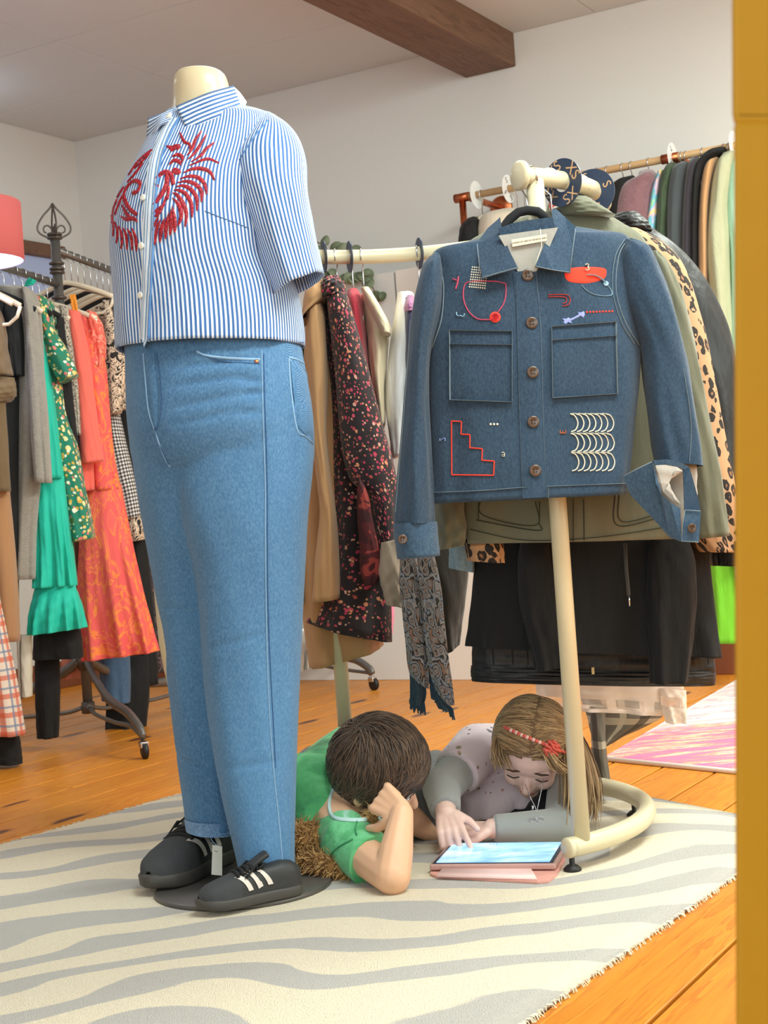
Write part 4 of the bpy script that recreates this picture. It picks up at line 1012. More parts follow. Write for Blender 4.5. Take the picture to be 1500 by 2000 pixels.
blob('bow1', lav_t, [(724, 518), (741, 520), (752, 514), (760, 524), (765, 540), (750, 534), (740, 544), (728, 536), (732, 528)]); blob('bow2', lav_t, [(790, 492), (802, 494), (815, 488), (819, 500), (815, 516), (803, 510), (795, 506)]); em('bowbar', lav_t, [(752, 528), (780, 515), (806, 500)], .0038)
for i in range(9): blob('dots_row', red_t, circ(828+i*13.2, 492-i*.4, 4.6, 8))
st_ = [(261, 948), (303, 950), (301, 1003), (338, 1005), (338, 1060), (390, 1064), (388, 1112), (440, 1116), (437, 1175), (262, 1173), (261, 948)]
for i in range(10): em('stairs', red_t, [st_[i], st_[i+1]], .0022)
for x in (425, 439, 453): blob('dots3', wh_t, circ(x, 961, 5, 8))
em('numeral2', lav_t, [(214, 1020), (214, 1032), (224, 1022), (233, 1018), (234, 1032)], .0013); em('lettera', wh_t, [(471, 1081), (478, 1078), (483, 1083), (483, 1096)], .0013); em('lettera', wh_t, [(483, 1087), (473, 1088), (471, 1094), (477, 1097), (483, 1093)], .0013)
for L in ([(714, 998), (740, 998)], [(715, 998), (716, 986)], [(727, 998), (727, 988)], [(739, 998), (739, 986)]): em('letterE', or_t, L, .0014)
for r_ in range(3):
    y0, y1 = ((918, 993), (1000, 1076), (1080, 1157))[r_]
    for i in range(7):
        x0 = 757+i*25+r_*2; em(('arcs', r_), wh_t, [(x0, y0), (x0+20, y0+8), (x0+33, (y0+y1)/2), (x0+24, y1-9), (x0+4, y1)], .0022)
        if i: em(('arcs', r_), wh_t, [(x0-22, y0+1), (x0-8, y0-2), (x0, y0)], .0012, .001)
for k, (m, ge) in MOT.items(): ge.build('embroidery', m, jk, kind='stuff' if str(k).startswith('dots') or isinstance(k, tuple) or k == 'letterE' else None, label=m.name.replace('_thread', '')+' embroidered motif')
# black velvet hanger of the jacket, its ring and price string
hg = thing('hanger', 'black velvet hanger inside the collar of the denim jacket', 'hanger', px(1030, 400, JY+.02))
g = Geo(); g.tube([px(x, y, JY+.025) for x, y in ((890, 505), (930, 485), (978, 452), (996, 428), (1012, 415), (1030, 411), (1050, 413), (1066, 425), (1085, 445), (1150, 470), (1200, 480))], .0085, 10); g.build('arms', blackh, hg)
topj = onarc(A0+.05, RZT); tube('hook', [topj+Vector((.014, -.012, -.012)), topj+Vector((.012, -.010, .014)), topj+Vector((0, 0, .0185)), topj+Vector((-.016, .01, .01)), topj+Vector((-.018, .012, -.012)), px(1028, 385, JY+.05), px(1030, 404, JY+.025)], .0018, chrome, hg, 6)
tube('price_string', [px(1055, 447, JY-.07), px(1058, 480, JY-.072), px(1050, 505, JY-.074), px(1043, 522, JY-.076)], .0007, plain((225, 220, 205), .9, name='string'), jk, 5)
# ---------------------------------------------------------------- children
def frame(f, u):
    f = Vector(f).normalized(); u = Vector(u); u = (u-f*u.dot(f)).normalized(); return f, u, f.cross(u)
def head_geo(G, c, f, u, r, s=1.0, ears=True):
    """skull, face, nose, cheeks, chin, ears; f = where the face looks, u = crown, r = its right-hand side"""
    G.add(*ell_vf(c-f*.008*s+u*.012*s, .086*s, .073*s, .084*s, f, r, u)); G.add(*ell_vf(c+f*.026*s-u*.035*s, .056*s, .056*s, .068*s, f, r, u))
    G.add(*ell_vf(c+f*.058*s-u*.082*s, .022*s, .024*s, .018*s, f, r, u, 12, 8))
    for sg in (1, -1):
        G.add(*ell_vf(c+f*.050*s-u*.040*s+r*.030*s*sg, .027*s, .024*s, .026*s, f, r, u, 12, 8))
        G.add(*ell_vf(c+f*.066*s+u*.004*s+r*.028*s*sg, .010*s, .022*s, .007*s, f, r, u, 12, 8))
        if ears:
            G.add(*ell_vf(c-f*.004*s-u*.022*s+r*.074*s*sg, .017*s, .007*s, .028*s, (f-r*.3*sg).normalized(), r, u, 12, 8))
    G.add(*capsule_vf(c+f*.076*s-u*.010*s, .006*s, c+f*.090*s-u*.036*s, .0105*s)); G.add(*ell_vf(c+f*.084*s-u*.040*s, .010*s, .015*s, .008*s, f, r, u, 12, 8))
    for dz, q in ((-.058, .0062), (-.066, .0066)): G.add(*ell_vf(c+f*.074*s+u*dz*s, .010*s, .017*s, q*s, f, r, u, 12, 8))
def hand_geo(G, w, d, n, sd, s, curls, thumb=(.5, .3), spread=.10, lens=(1.0, 1.1, 1.02, .82)):
    """palm and five fingers; w wrist, d along the palm, n back of the hand, sd = towards the thumb"""
    d = Vector(d).normalized(); n = Vector(n); n = (n-d*n.dot(d)).normalized(); sd = d.cross(n)*sd
    for k in range(4):
        o = (1.5-k)*.0155*s; G.add(*capsule_vf(w+sd*o*.55+d*.006*s, .0125*s, w+d*.060*s+sd*o, .0098*s, 10))
    for k in range(4):
        o = (1.5-k)*.0160*s; p = w+d*.062*s+sd*o; ang = 0; dd = (d+sd*(1.5-k)*spread).normalized(); ax = dd.cross(n)
        for j, (L, rad) in enumerate(zip((.034, .022, .018), (.0082, .0074, .0064))):
            ang += curls[k]*(1.0, 1.1, .8)[j]; v = dd*math.cos(ang)-n*math.sin(ang); q = p+v*L*s*lens[k]
            G.add(*capsule_vf(p, rad*s*1.04, q, rad*s*.92, 10)); p = q
    p = w+d*.014*s+sd*.020*s; a, b = thumb
    v = (d*math.cos(a)+sd*math.sin(a)-n*.25).normalized(); q = p+v*.034*s; G.add(*capsule_vf(p, .0125*s, q, .0092*s, 10))
    v2 = (d*math.cos(a-b)+sd*math.sin(a-b)-n*.35).normalized(); q2 = q+v2*.026*s; G.add(*capsule_vf(q, .0090*s, q2, .0072*s, 10))
    return p
def cone_vf(p0, r0, p1, r1, n=24):
    p0, p1 = Vector(p0), Vector(p1); V, Fc = lathe_vf([(0, -r0*.6), (r0*.75, -r0*.45), (r0, 0), (r1, (p1-p0).length), (0, (p1-p0).length)], n, p0, (p1-p0).normalized()); return V, Fc
def strand(g, P, wd, rng):
    N = len(P); g.tube(P, [wd*max(.12, (math.sin(math.pi*min(1, .22+.78*i/(N-1))))**.6) for i in range(N)], 4, False)
# ---- boy, prone, chin on fist
bskin = skin((232, 182, 146))
bh = px(740, 1503, 2.87); bf, bu, br = frame((.86, -.10, -.50), (.40, -.42, .80))
boy = thing('person', 'child in green T-shirt lying on the zebra rug with head propped on one fist', 'person', (bh.x-.1, 2.95, RZ), 'children sharing a tablet')
sh_r = px(676, 1642, 2.79); el_r = px(766, 1711, 2.61); wr_r = px(785, 1590, 2.67)
chest = px(640, 1560, 2.97); pelv = px(690, 1505, 3.28); neckb = px(690, 1568, 2.89)
sh_l = px(735, 1540, 3.0)
G = Geo(); head_geo(G, bh, bf, bu, br, .99)
G.add(*capsule_vf(neckb, .056, bh-bf*.035-bu*.045, .046))
G.add(*capsule_vf(chest, .090, pelv, .082)); G.add(*capsule_vf(sh_r, .045, chest, .07)); G.add(*capsule_vf(chest, .07, sh_l, .045)); G.add(*capsule_vf(neckb, .05, chest, .07))
G.add(*capsule_vf(sh_r, .040, el_r, .0335)); G.add(*capsule_vf(el_r, .0335, el_r*.62+wr_r*.38, .0315)); G.add(*capsule_vf(el_r*.62+wr_r*.38, .0315, wr_r, .0215))
el_l = px(800, 1600, 2.98); G.add(*capsule_vf(sh_l, .038, el_l, .03)); G.add(*capsule_vf(el_l, .03, px(850, 1628, 3.02), .021)); hand_geo(G, px(850, 1628, 3.02), (1, .1, -.1), (0, 0, 1), 1, .8, (.2, .25, .3, .35))
hand_geo(G, wr_r, px(718, 1540, 2.735)-wr_r, (-.15, -.95, .3), -1, .98, (.85, .95, .95, .85), thumb=(.95, .5), spread=.05)
hipl, kneel, ankl = px(735, 1520, 3.25), px(835, 1582, 3.04), px(852, 1500, 3.42); hipr, kneer, ankr = px(660, 1515, 3.3), px(618, 1500, 3.5), px(700, 1490, 3.75)
for a, b, c_ in ((hipl, kneel, ankl), (hipr, kneer, ankr)): G.add(*capsule_vf(a, .06, b, .045)); G.add(*capsule_vf(b, .045, c_, .032))
bbody = fuse('body', G, .0031, bskin, boy, 3)
teem = NT('green_tie_dye'); co_ = teem.co('Object'); n_ = teem.noise(co_, 9, 4, .6, .8)
teem.set('Base Color', teem.ramp(n_.outputs[0], [(.30, s2l((52, 128, 84))), (.48, s2l((84, 176, 112))), (.62, s2l((118, 206, 144))), (.70, s2l((176, 226, 206)))])).set('Roughness', .9).set('Sheen Weight', .2).bump(teem.noise(teem.co('Object', (1, 1, 1)), 22, 4, .6, .6).outputs[0], .5, .012); teem = teem.m
G = Geo(); G.add(*capsule_vf(chest, .104, pelv+Vector((0, -.06, .012)), .098)); chest2 = px(638, 1626, 2.93); G.add(*capsule_vf(px(618, 1612, 2.90), .080, px(602, 1562, 2.93), .094)); G.add(*capsule_vf(sh_r+Vector((0, .01, .002)), .054, chest2, .07)); G.add(*capsule_vf(chest, .088, sh_l, .055))
slv_e = px(731, 1683, 2.70); G.add(*cone_vf(sh_r, .054, slv_e, .050)); G.add(*cone_vf(sh_l, .05, sh_l*.4+el_l*.6, .046))
tee = fuse('t_shirt', G, .0048, teem, boy, 4)
BT = bvh_of(tee, bbody)
d_ = (slv_e-sh_r).normalized(); ax1 = d_.orthogonal().normalized(); ax2 = d_.cross(ax1)
tube('sleeve_hem', [slv_e-d_*.004+(ax1*math.cos(a)+ax2*math.sin(a))*.0475 for a in np.linspace(0, 2*math.pi, 33)[:-1]], .0042, teem, boy, 8, closed=True)
g = Geo(); g.add(*stitch_vf(BT, [(655, 1525), (646, 1555), (644, 1580), (654, 1598), (690, 1604), (725, 1602), (748, 1598)], .007, .0035)); g.build('neck_trim', plain((196, 226, 222), .9, name='pale_rib'), boy, label='pale ribbed neckline')
g = Geo(); g.add(*stitch_vf(BT, [(700, 1598), (694, 1618), (697, 1632)], .003, .002)); g.add(*stitch_vf(BT, [(690, 1640), (662, 1655), (640, 1676)], .003, .002)); g.build('seam', plain((60, 140, 92), .9, name='thread'), boy)
gtr = cloth((96, 98, 100), .9, .12, .2, .5, 25, 'grey_trousers')
G = Geo(); G.add(*capsule_vf(pelv, .096, pelv+Vector((0, .05, 0)), .09))
for a, b, c_ in ((hipl, kneel, ankl), (hipr, kneer, ankr)): G.add(*capsule_vf(a, .070, b, .056)); G.add(*cone_vf(b, .054, c_, .044))
fuse('trousers', G, .006, gtr, boy, 4)
def scalp_hair(name, c, f, u, r, cols, s, par, mask, flow, num, seg, length, wd, seed, lift=(1.05, 1.14), jit=.12):
    rng = random.Random(seed); g = Geo(); A = (.088*s, .076*s, .088*s); cc = c-f*.006*s+u*.012*s
    V, Fc = ell_vf(cc, A[0]*1.03, A[1]*1.03, A[2]*1.03, f, r, u, 40, 28)
    keep = []
    for fc in Fc:
        m = sum((V[i] for i in fc), Vector())/len(fc)-cc; d = Vector((m.dot(f)/A[0], m.dot(r)/A[1], m.dot(u)/A[2])).normalized()
        if mask(d, -.05): keep.append(fc)
    mk('scalp', V, keep, plain(cols[0], .8, name='hair_base'), par)
    n = 0; tries = 0
    while n < num and tries < num*30:
        tries += 1
        d = Vector((rng.gauss(0, 1), rng.gauss(0, 1), rng.gauss(0, 1))).normalized()
        if not mask(d, 0): continue
        n += 1; P = []; q = d.copy(); L = length*rng.uniform(.65, 1.2); jt = Vector((rng.gauss(0, 1), rng.gauss(0, 1), rng.gauss(0, 1)))*jit; lf = rng.uniform(*lift)
        for i in range(seg):
            k = 1.03+(lf-1.03)*math.sin(min(1, i/(seg-1)*1.15)*math.pi*.62)
            P.append(cc+(f*q.x*A[0]+r*q.y*A[1]+u*q.z*A[2])*k)
            v = flow(q, i/(seg-1))+jt; v = v-q*v.dot(q)
            if v.length > 1e-5: q = (q+v.normalized()*(L/seg/.085)).normalized()
        strand(g, P, wd*rng.uniform(.7, 1.3), rng)
    return g.build(name, hair(cols[1], cols[2]), par)
CRN = Vector((-.62, .18, .76)).normalized()
def bmask(d, e): return (d.z > -.42+.15*max(0, d.x) or d.x < -.2) and d.z > -.50-e and not (d.x > .44+e*2 and d.z < .46) and not (abs(d.y) > .86 and d.z < -.02 and d.x > -.15)
def bflow(q, t): v = q-CRN*q.dot(CRN); w_ = CRN.cross(q); return v+w_*.45+Vector((.25, 0, -.1))
scalp_hair('hair', bh, bf, bu, br, ((44, 32, 26), (46, 33, 26), (108, 82, 62)), 1.02, boy, bmask, bflow, 5200, 9, .085, .0015, 5, (1.04, 1.15), .13)
lash = plain((50, 36, 30), .7, name='lash')
def eye(c, f, u, r, sg, par, s, closed=False):
    e = c+f*.0735*s-u*.006*s+r*.029*s*sg
    if closed: tube('eyelash', [e+r*x*s+f*(.003-abs(x)*.25)*s-u*(.006-x*x*18)*s for x in np.linspace(-.014, .014, 9)], .0013*s, lash, par, 6)
    else:
        V, Fc = ell_vf(e-f*.001, .006*s, .012*s, .006*s, f, r, u, 14, 8); mk('eye', V, Fc, plain((238, 234, 228), .2, name='eye_white'), par); V, Fc = ell_vf(e+f*.0038*s, .002*s, .005*s, .005*s, f, r, u, 12, 6); mk('iris', V, Fc, plain((60, 44, 32), .2, name='iris'), par)
    tube('eyebrow', [c+f*(.0775-abs(x)*.25)*s+u*(.018-x*x*12)*s+r*(.029*sg+x)*s for x in np.linspace(-.016, .016, 7)], [.0012, .002, .0024, .0024, .0022, .0018, .001], plain((84, 60, 46), .8, name='brow'), par, 6)
for sg in (1, -1): eye(bh, bf, bu, br, sg, boy, 1.0)
tube('mouth', [bh+bf*(.0835-abs(x)*.35)-bu*.062+br*x for x in np.linspace(-.016, .016, 9)], [.0008, .0018, .0022, .0024, .0024, .0024, .0022, .0018, .0008], plain((190, 104, 92), .5, name='lips'), boy, 6)
# ---- brown plush animal squashed under the boy
plm = plain((150, 108, 62), .95, 0, .2, 80, .2, 'brown_plush'); furm = hair((140, 98, 54), (214, 168, 104))
pc_ = pf(640, 1690, .04)
plush = thing('plush_toy', 'fuzzy brown plush animal squashed on the rug under the child in green', 'toy', (pc_.x, pc_.y, RZ))
G = Geo(); PB = [(px(596, 1650, 2.82), .045, px(660, 1650, 2.85), .05), (pf(590, 1690, .03), .026, pf(650, 1693, .032), .026), (pf(672, 1697, .028), .024, pf(712, 1700, .026), .022), (px(745, 1610, 2.80), .036, px(752, 1650, 2.78), .030), (px(660, 1650, 2.85), .04, px(745, 1640, 2.83), .04)]
for a, ra, b, rb in PB: G.add(*capsule_vf(a, ra, b, rb))
plb = fuse('body', G, .005, plm, plush, 3)
rng = random.Random(11); g = Geo(); vs = [(v.co+wl(plush), v.normal.copy()) for v in plb.data.vertices]
for i in range(5200):
    p, n = rng.choice(vs)
    if p.z < RZ+.004: continue
    t_ = Vector((rng.gauss(0, 1), rng.gauss(0, 1), rng.gauss(0, 1)-.8)); q = p+n*.007+t_*.0028; q2 = p+n*.012+t_*.006
    if min(q.z, q2.z) < RZ+.001: continue
    g.tube([p, q, q2], [.0016, .0012, .0003], 3, False)
g.build('fur', furm, plush, kind='stuff')
# ---- girl, crouching over the tablet
gskin = skin((246, 208, 194))
gh = px(1040, 1455, 3.02); gf, gu, gr = frame((-.26, -.60, -.76), (-.02, -.70, .70))
girl = thing('person', 'child with long fair hair and coral headband leaning over a tablet on the rug', 'person', (gh.x-.05, 3.1, RZ), 'children sharing a tablet')
sR = px(935, 1462, 3.13); eR = px(862, 1540, 3.0); wR = px(871, 1588, 2.915)
sL = px(1118, 1500, 3.14); eL = px(1098, 1614, 2.925); wL = px(962, 1618, 2.915)
gch = px(1020, 1478, 3.22); gpv = px(1000, 1520, 3.42); gnk = px(1030, 1448, 3.14)
G = Geo(); head_geo(G, gh, gf, gu, gr, .97)
G.add(*capsule_vf(gnk, .042, gh-gu*.04-gf*.03, .038)); G.add(*capsule_vf(gch, .082, gpv, .085)); G.add(*capsule_vf(sR, .042, gch, .06)); G.add(*capsule_vf(sL, .042, gch, .06)); G.add(*capsule_vf(gnk, .045, gch, .07))
for s_, e_, w_ in ((sR, eR, wR), (sL, eL, wL)): G.add(*capsule_vf(s_, .038, e_, .030)); G.add(*capsule_vf(e_, .029, w_, .0205))
hd = px(884, 1634, 2.85)-wR
tip = pf(912, 1663, .034)
# the pointing hand: index finger built straight down to the screen
hand_geo(G, wR, hd, (-.1, -.72, .68), -1, .9, (.10, .45, .85, 1.0), thumb=(.85, .35), spread=.08)
hand_geo(G, wL, px(905, 1622, 2.925)-wL, (0, -.25, .97), -1, .86, (.25, .3, .35, .4), thumb=(.6, .3), spread=.10)
knL, knR = px(1062, 1590, 3.10), px(990, 1594, 3.12)
for k_, h_ in ((knL, px(1050, 1530, 3.42)), (knR, px(950, 1530, 3.42))): G.add(*capsule_vf(h_, .062, k_, .045)); G.add(*capsule_vf(k_, .042, k_+Vector((0, .30, -.005)), .034)); G.add(*capsule_vf(k_+Vector((0, .30, -.005)), .03, k_+Vector((0.0, .38, -.012)), .026))
fuse('body', G, .0030, gskin, girl, 3)
tunm = floral((222, 204, 210), ((120, 116, 112), (196, 150, 140), (150, 140, 110), (110, 108, 120)), 34, .20, 1, .5, None, 'Object')
G = Geo(); G.add(*capsule_vf(gch, .092, gpv, .098)); G.add(*capsule_vf(sR, .055, gch, .074)); G.add(*cone_vf(sR, .056, sR+(eR-sR)*.62, .051)); G.add(*capsule_vf(sL+(eL-sL)*.1, .050, gch, .074)); G.add(*capsule_vf(gnk+Vector((0, .03, -.01)), .05, gch, .082))
V, Fc, U = ptube_geo([(915, 1452, 1075, 1430, .05, .08), (898, 1500, 1078, 1478, .075, .04), (880, 1550, 1080, 1518, .095, .0), (876, 1600, 1066, 1552, .105, .0)], (0, 3.17, 0, 1), n=48, m=26, p=2.2, rip=.006, ripn=8, seed=2); G.add(V, Fc)
fuse('tunic', G, .0052, tunm, girl, 3, label='pale lilac tunic with small flower print')
gsl = knit((160, 162, 158), 260)
G = Geo(); G.add(*capsule_vf(sR+(eR-sR)*.40, .042, eR, .040)); G.add(*cone_vf(eR, .039, wR+(eR-wR)*.12, .031)); fuse('sleeve', G, .0045, gsl, girl, 3, label='grey sleeve')
G = Geo(); G.add(*capsule_vf(sL, .048, eL, .038)); G.add(*cone_vf(eL, .037, wL+(eL-wL)*.02, .027)); fuse('sleeve', G, .0045, gsl, girl, 3, label='grey sleeve')
G = Geo()
for k_, h_ in ((knL, px(1050, 1530, 3.42)), (knR, px(950, 1530, 3.42))): G.add(*capsule_vf(h_, .068, k_, .051)); G.add(*capsule_vf(k_, .048, k_+Vector((0, .28, -.003)), .040))
fuse('leggings', G, .006, cloth((26, 27, 30), .8, .15, .1, .4, 25, 'black_leggings'), girl, 3)
def gmask(d, e): return d.z > -.75 and not (d.x > .36+e*1.5 and d.z < .60-abs(d.y)*.25) and not (d.z < -.3 and d.x > .1)
gcol = ((110, 84, 58), (112, 84, 56), (196, 160, 112))
def gflow(q, t): return Vector((-.12 if q.x < .3 else -.5, (1 if q.y > -.08 else -1)*1.0, -.55*t-.1))
scalp_hair('hair', gh, gf, gu, gr, gcol, .98, girl, gmask, gflow, 4600, 10, .15, .0014, 21, (1.05, 1.11))
# long loose hair hanging down past both sides of the face
rng = random.Random(31); g = Geo()
def lock(path, num, spread, wd, e0=.4):
    P0 = [Vector(p) for p in path]
    for i in range(num):
        o = Vector((rng.gauss(0, 1), rng.gauss(0, 1), rng.gauss(0, .4)))*spread; C = catmull([list(p+o*(e0+(1.1-e0)*k/(len(P0)-1))) for k, p in enumerate(P0)], 12)
        ph = rng.uniform(0, 6); P = [Vector(c)+Vector((math.sin(ph+j*.6), math.cos(ph+j*.5), 0))*.0016*j/6 for j, c in enumerate(C)]; P = P[:rng.randint(9, 12)]
        for p in P: p.z = max(p.z, RZ+.006)
        strand(g, P, wd*rng.uniform(.7, 1.3), rng)
lock([px(1075, 1385, 3.04), px(1108, 1430, 2.99), px(1122, 1490, 2.955), px(1128, 1560, 2.93), px(1126, 1612, 2.925)], 330, .013, .0017)
lock([px(1090, 1390, 3.07), px(1128, 1450, 3.05), px(1148, 1510, 3.03), px(1152, 1560, 3.02), px(1146, 1600, 3.0)], 260, .013, .0017)
lock([px(985, 1400, 3.03), px(976, 1440, 2.99), px(974, 1470, 2.965), px(985, 1502, 2.955)], 150, .008, .0016)
lock([px(1042, 1440, 2.945), px(1068, 1470, 2.925), px(1085, 1495, 2.92), px(1108, 1510, 2.93)], 130, .008, .0015)
g.build('loose_hair', hair(gcol[1], gcol[2]), girl, label='long fair hair hanging to the rug')
for sg in (1, -1): eye(gh, gf, gu, gr, sg, girl, .97, True)
tube('mouth', [gh+gf*(.0815-abs(x)*.35)-gu*.060+gr*x for x in np.linspace(-.015, .015, 9)], [.0008, .0018, .0022, .0024, .0026, .0024, .0022, .0018, .0008], plain((206, 110, 108), .5, name='lips'), girl, 6)
V, Fc = ell_vf(gh-gf*.006+gu*.012, .097, .085, .097, gf, gr, gu, 40, 28); BG = BVHTree.FromPolygons(V, Fc)
coral = plain((216, 92, 76), .6, 0, .3, 200, .5, 'coral_beads')
g = Geo(); g.add(*stitch_vf(BG, [(985, 1420), (1000, 1427), (1030, 1440), (1062, 1453), (1090, 1464), (1104, 1470)], .006, .002, 30)); hb = g.build('headband', coral, girl)
for k, (x, y) in enumerate(catmull([(1000, 1427), (1030, 1440), (1066, 1454)], 13)):
    h, n = hit(BG, x, y)
    if h: V, Fc = ell_vf(h-n*-.003 if n.dot(CO-h) > 0 else h-n*.003, .0042, .0042, .0042, n=10, m=6); mk('bead', V, Fc, coral if k % 2 else plain((238, 190, 176), .4, name='pale_bead'), hb)
h, n = hit(BG, 1076, 1462); n = n if n.dot(CO-h) > 0 else -n; a1 = n.orthogonal().normalized(); a2 = n.cross(a1); g = Geo()
for ring, (cnt, rd_, sz) in enumerate(((9, .014, .0075), (7, .009, .0065), (4, .004, .005))):
    for k in range(cnt):
        a = 6.283*k/cnt+ring*.4; g.add(*ell_vf(h+n*(.004+.003*ring)+(a1*math.cos(a)+a2*math.sin(a))*rd_, sz*.9, sz*.55, sz, n, a1, a2, 10, 6))
g.build('flower', coral, girl, kind='stuff', label='coral fabric flower on the headband')
silv = metal((200, 200, 205), .2)
for q in ([px(1026, 1532, 2.965), px(1036, 1558, 2.945), px(1046, 1578, 2.935), px(1049, 1596, 2.93)], [px(1062, 1522, 2.965), px(1056, 1550, 2.95), px(1050, 1578, 2.935), px(1049, 1596, 2.93)]): tube('necklace', [Vector(c) for c in catmull([list(p) for p in q], 12)], .0009, silv, girl, 5)
bc = px(1049, 1604, 2.893); g = Geo()
for sx, sz in ((-.008, .004), (.008, .004), (-.006, -.005), (.006, -.005)): g.tube([bc+Vector((sx+.0065*math.cos(a)*(1 if sz > 0 else .8), 0, sz+.005*math.sin(a))) for a in np.linspace(0, 6.283, 15)[:-1]], .0009, 5, False, True)
g.tube([bc+Vector((0, 0, .008)), bc-Vector((0, 0, .009))], .0012, 5); g.build('butterfly_pendant', silv, girl, kind='stuff', label='silver butterfly pendant')
tube('little_charm', [px(1040, 1573, 2.938), px(1041, 1580, 2.938), px(1038, 1584, 2.938)], .0025, silv, girl, 6)
# ---- tablet in its folding cover
tp = [pf(863, 1686, .030), pf(1084, 1684, .030), pf(1086, 1646, .031), pf(876, 1648, .031)]
tex = ((tp[1]-tp[0])+(tp[2]-tp[3])).normalized(); tw, tl = ((tp[1]-tp[0]).length+(tp[2]-tp[3]).length)/2, ((tp[3]-tp[0]).length+(tp[2]-tp[1]).length)/2
tey = Vector((-tex.y, tex.x, 0)).normalized(); tcn = sum(tp, Vector())/4; tez = Vector((0, 0, 1))
tab = thing('tablet', 'glowing tablet in a pink folding cover lying on the rug before the children', 'tablet', (tcn.x, tcn.y, RZ))
rose = plain((226, 178, 168), .55, 0, .05, 200, .06, 'rose_cover'); clear = plain((190, 150, 142), .2, name='rose_edge')
box('case', tcn-tez*.0065, tw+.024, tl+.016, .011, clear, tab, tex, tey, tez, .003)
box('body', tcn-tez*.0015, tw+.014, tl+.006, .004, plain((40, 46, 62), .25, name='black_glass'), tab, tex, tey, tez, .001)
scm = NT('tablet_screen'); co_ = scm.co('Object'); n_ = scm.noise(scm.co('Object', (6, 14, 1)), 2.2, 3, .5, .6); s_ = scm.sep(co_)
scm.set('Base Color', (.02, .02, .03)).set('Roughness', .15).set('Emission Color', scm.ramp(n_.outputs[0], [(.3, s2l((120, 176, 244))), (.5, s2l((156, 204, 252))), (.7, s2l((206, 228, 255)))])).set('Emission Strength', 1.5)
box('screen', tcn+tez*.0008, tw, tl, .0016, scm.m, tab, tex, tey, tez)
for k in range(3): box('icon', tcn+tez*.0017+tex*(-.03+.006*k)+tey*(tl*.43), .003, .002, .0004, plain((60, 80, 120), .5, name='icon_ink'), tab, tex, tey, tez)
def slabpts(name, pts, th, m, par, **k):
    V = [Vector(p) for p in pts]+[Vector(p)-Vector((0, 0, th)) for p in pts]; n = len(pts); return mk(name, V, [list(range(n)), list(range(n, 2*n))[::-1]]+[[i, n+i, n+(i+1) % n, (i+1) % n] for i in range(n)], m, par, False, **k)
slabpts('cover', [pf(840, 1706, .0165), pf(852, 1711, .0165), pf(1050, 1722, .0165), pf(1072, 1720, .0165), pf(1086, 1708, .0165), pf(1104, 1680, .0165), pf(1100, 1650, .0165), pf(870, 1652, .0165)], .004, plain((222, 160, 146), .6, name='rose_lining'), tab)
flap = []
for i in range(11):
    s = i/10; yy = 1697+16*s; zz = .0175+.006*math.sin(math.pi*s)
    flap.append((pf(866-14*s, yy-1, zz), pf(1036+14*s, yy+5*s, zz)))
V = [p for ab in flap for p in ab]; o = mk('cover_flap', V, [[2*i, 2*i+1, 2*i+3, 2*i+2] for i in range(10)], plain((238, 200, 196), .5, name='pale_rose'), tab, True); so = o.modifiers.new('s', 'SOLIDIFY'); so.thickness = .002
# ---------------------------------------------------------------- garments
def vplane(P, tilt=0.0):
    n = Vector((P[0], P[1], 0)).normalized(); return (P[0], P[1], n.x*math.cos(tilt)-n.y*math.sin(tilt), n.x*math.sin(tilt)+n.y*math.cos(tilt))
def garment(name, label, cat, pl, pieces, group=None):
    """pieces: (part, rows of pixels, half thickness, material, options)"""
    lo = max(pieces[0][1], key=lambda r: r[1]); loc = pp((lo[0]+lo[2])/2, lo[1], pl)
    t = thing(name, label, cat, loc, group); out = []
    for part, rows, th, m, kw in pieces:
        k = dict(n=40, m=44, p=2.2, rip=.006, ripn=5, rip0=.05, seed=hash_(label+part), creases=.0012, cap=(True, True)); k.update(kw)
        rr_ = [tuple(r[:4])+((r[4],) if len(r) > 4 else (th*(.5 if i == 0 else 1),)) for i, r in enumerate(rows)]
        out.append(ptube(part, rr_, pl, m, t, **k))
    return t, out
def hash_(s): return sum(ord(c)*(i+7) for i, c in enumerate(s)) % 9973
# materials
olive = cloth((112, 112, 92), .9, .12, .2, .5, 22, 'olive_cotton'); blackc = cloth((15, 16, 18), .85, .3, .02, .7, 18, 'black_cloth'); blackq = cloth((20, 21, 24), .5, .2, .02, .5, 18, 'black_nylon')
greyk = knit((142, 136, 126), 220); teal = cloth((14, 190, 164), .7, .1, .1, .6, 20, 'teal_cotton'); coral_c = cloth((238, 104, 88), .75, .06, .2, .3, 20, 'coral_knit')
khaki = cloth((112, 90, 62), .9, .15, .2, .6, 22, 'khaki_cotton'); camel = cloth((170, 124, 84), .9, .06, .3, .3, 22, 'camel_wool'); tan = cloth((200, 152, 104), .8, .06, .15, .4, 20, 'tan_cotton')
cream_c = cloth((240, 220, 184), .9, .05, .2, .5, 25, 'cream_cotton'); white_c = cloth((236, 234, 230), .85, .04, .1, .6, 22, 'white_cotton'); red_c = cloth((192, 54, 70), .8, .08, .2, .5, 22, 'red_cotton')
taupe = cloth((168, 150, 130), .9, .08, .2, .5, 22, 'taupe_linen'); lime = cloth((112, 190, 32), .8, .06, .1, .6, 20, 'lime_cotton'); sage = cloth((178, 180, 148), .9, .06, .1, .7, 26, 'sage_linen'); mint = cloth((166, 212, 186), .9, .05, .2, .5, 30, 'mint_knit')
gfl = floral((20, 122, 98), ((240, 220, 160), (216, 120, 110), (236, 236, 214), (206, 164, 66), (238, 200, 120)), 40, .36, 1, .85, (80, 104, 40))
bfl = floral((36, 24, 28), ((206, 72, 96), (180, 80, 70), (214, 160, 140), (196, 60, 90), (226, 150, 110)), 70, .31, 1, .75)
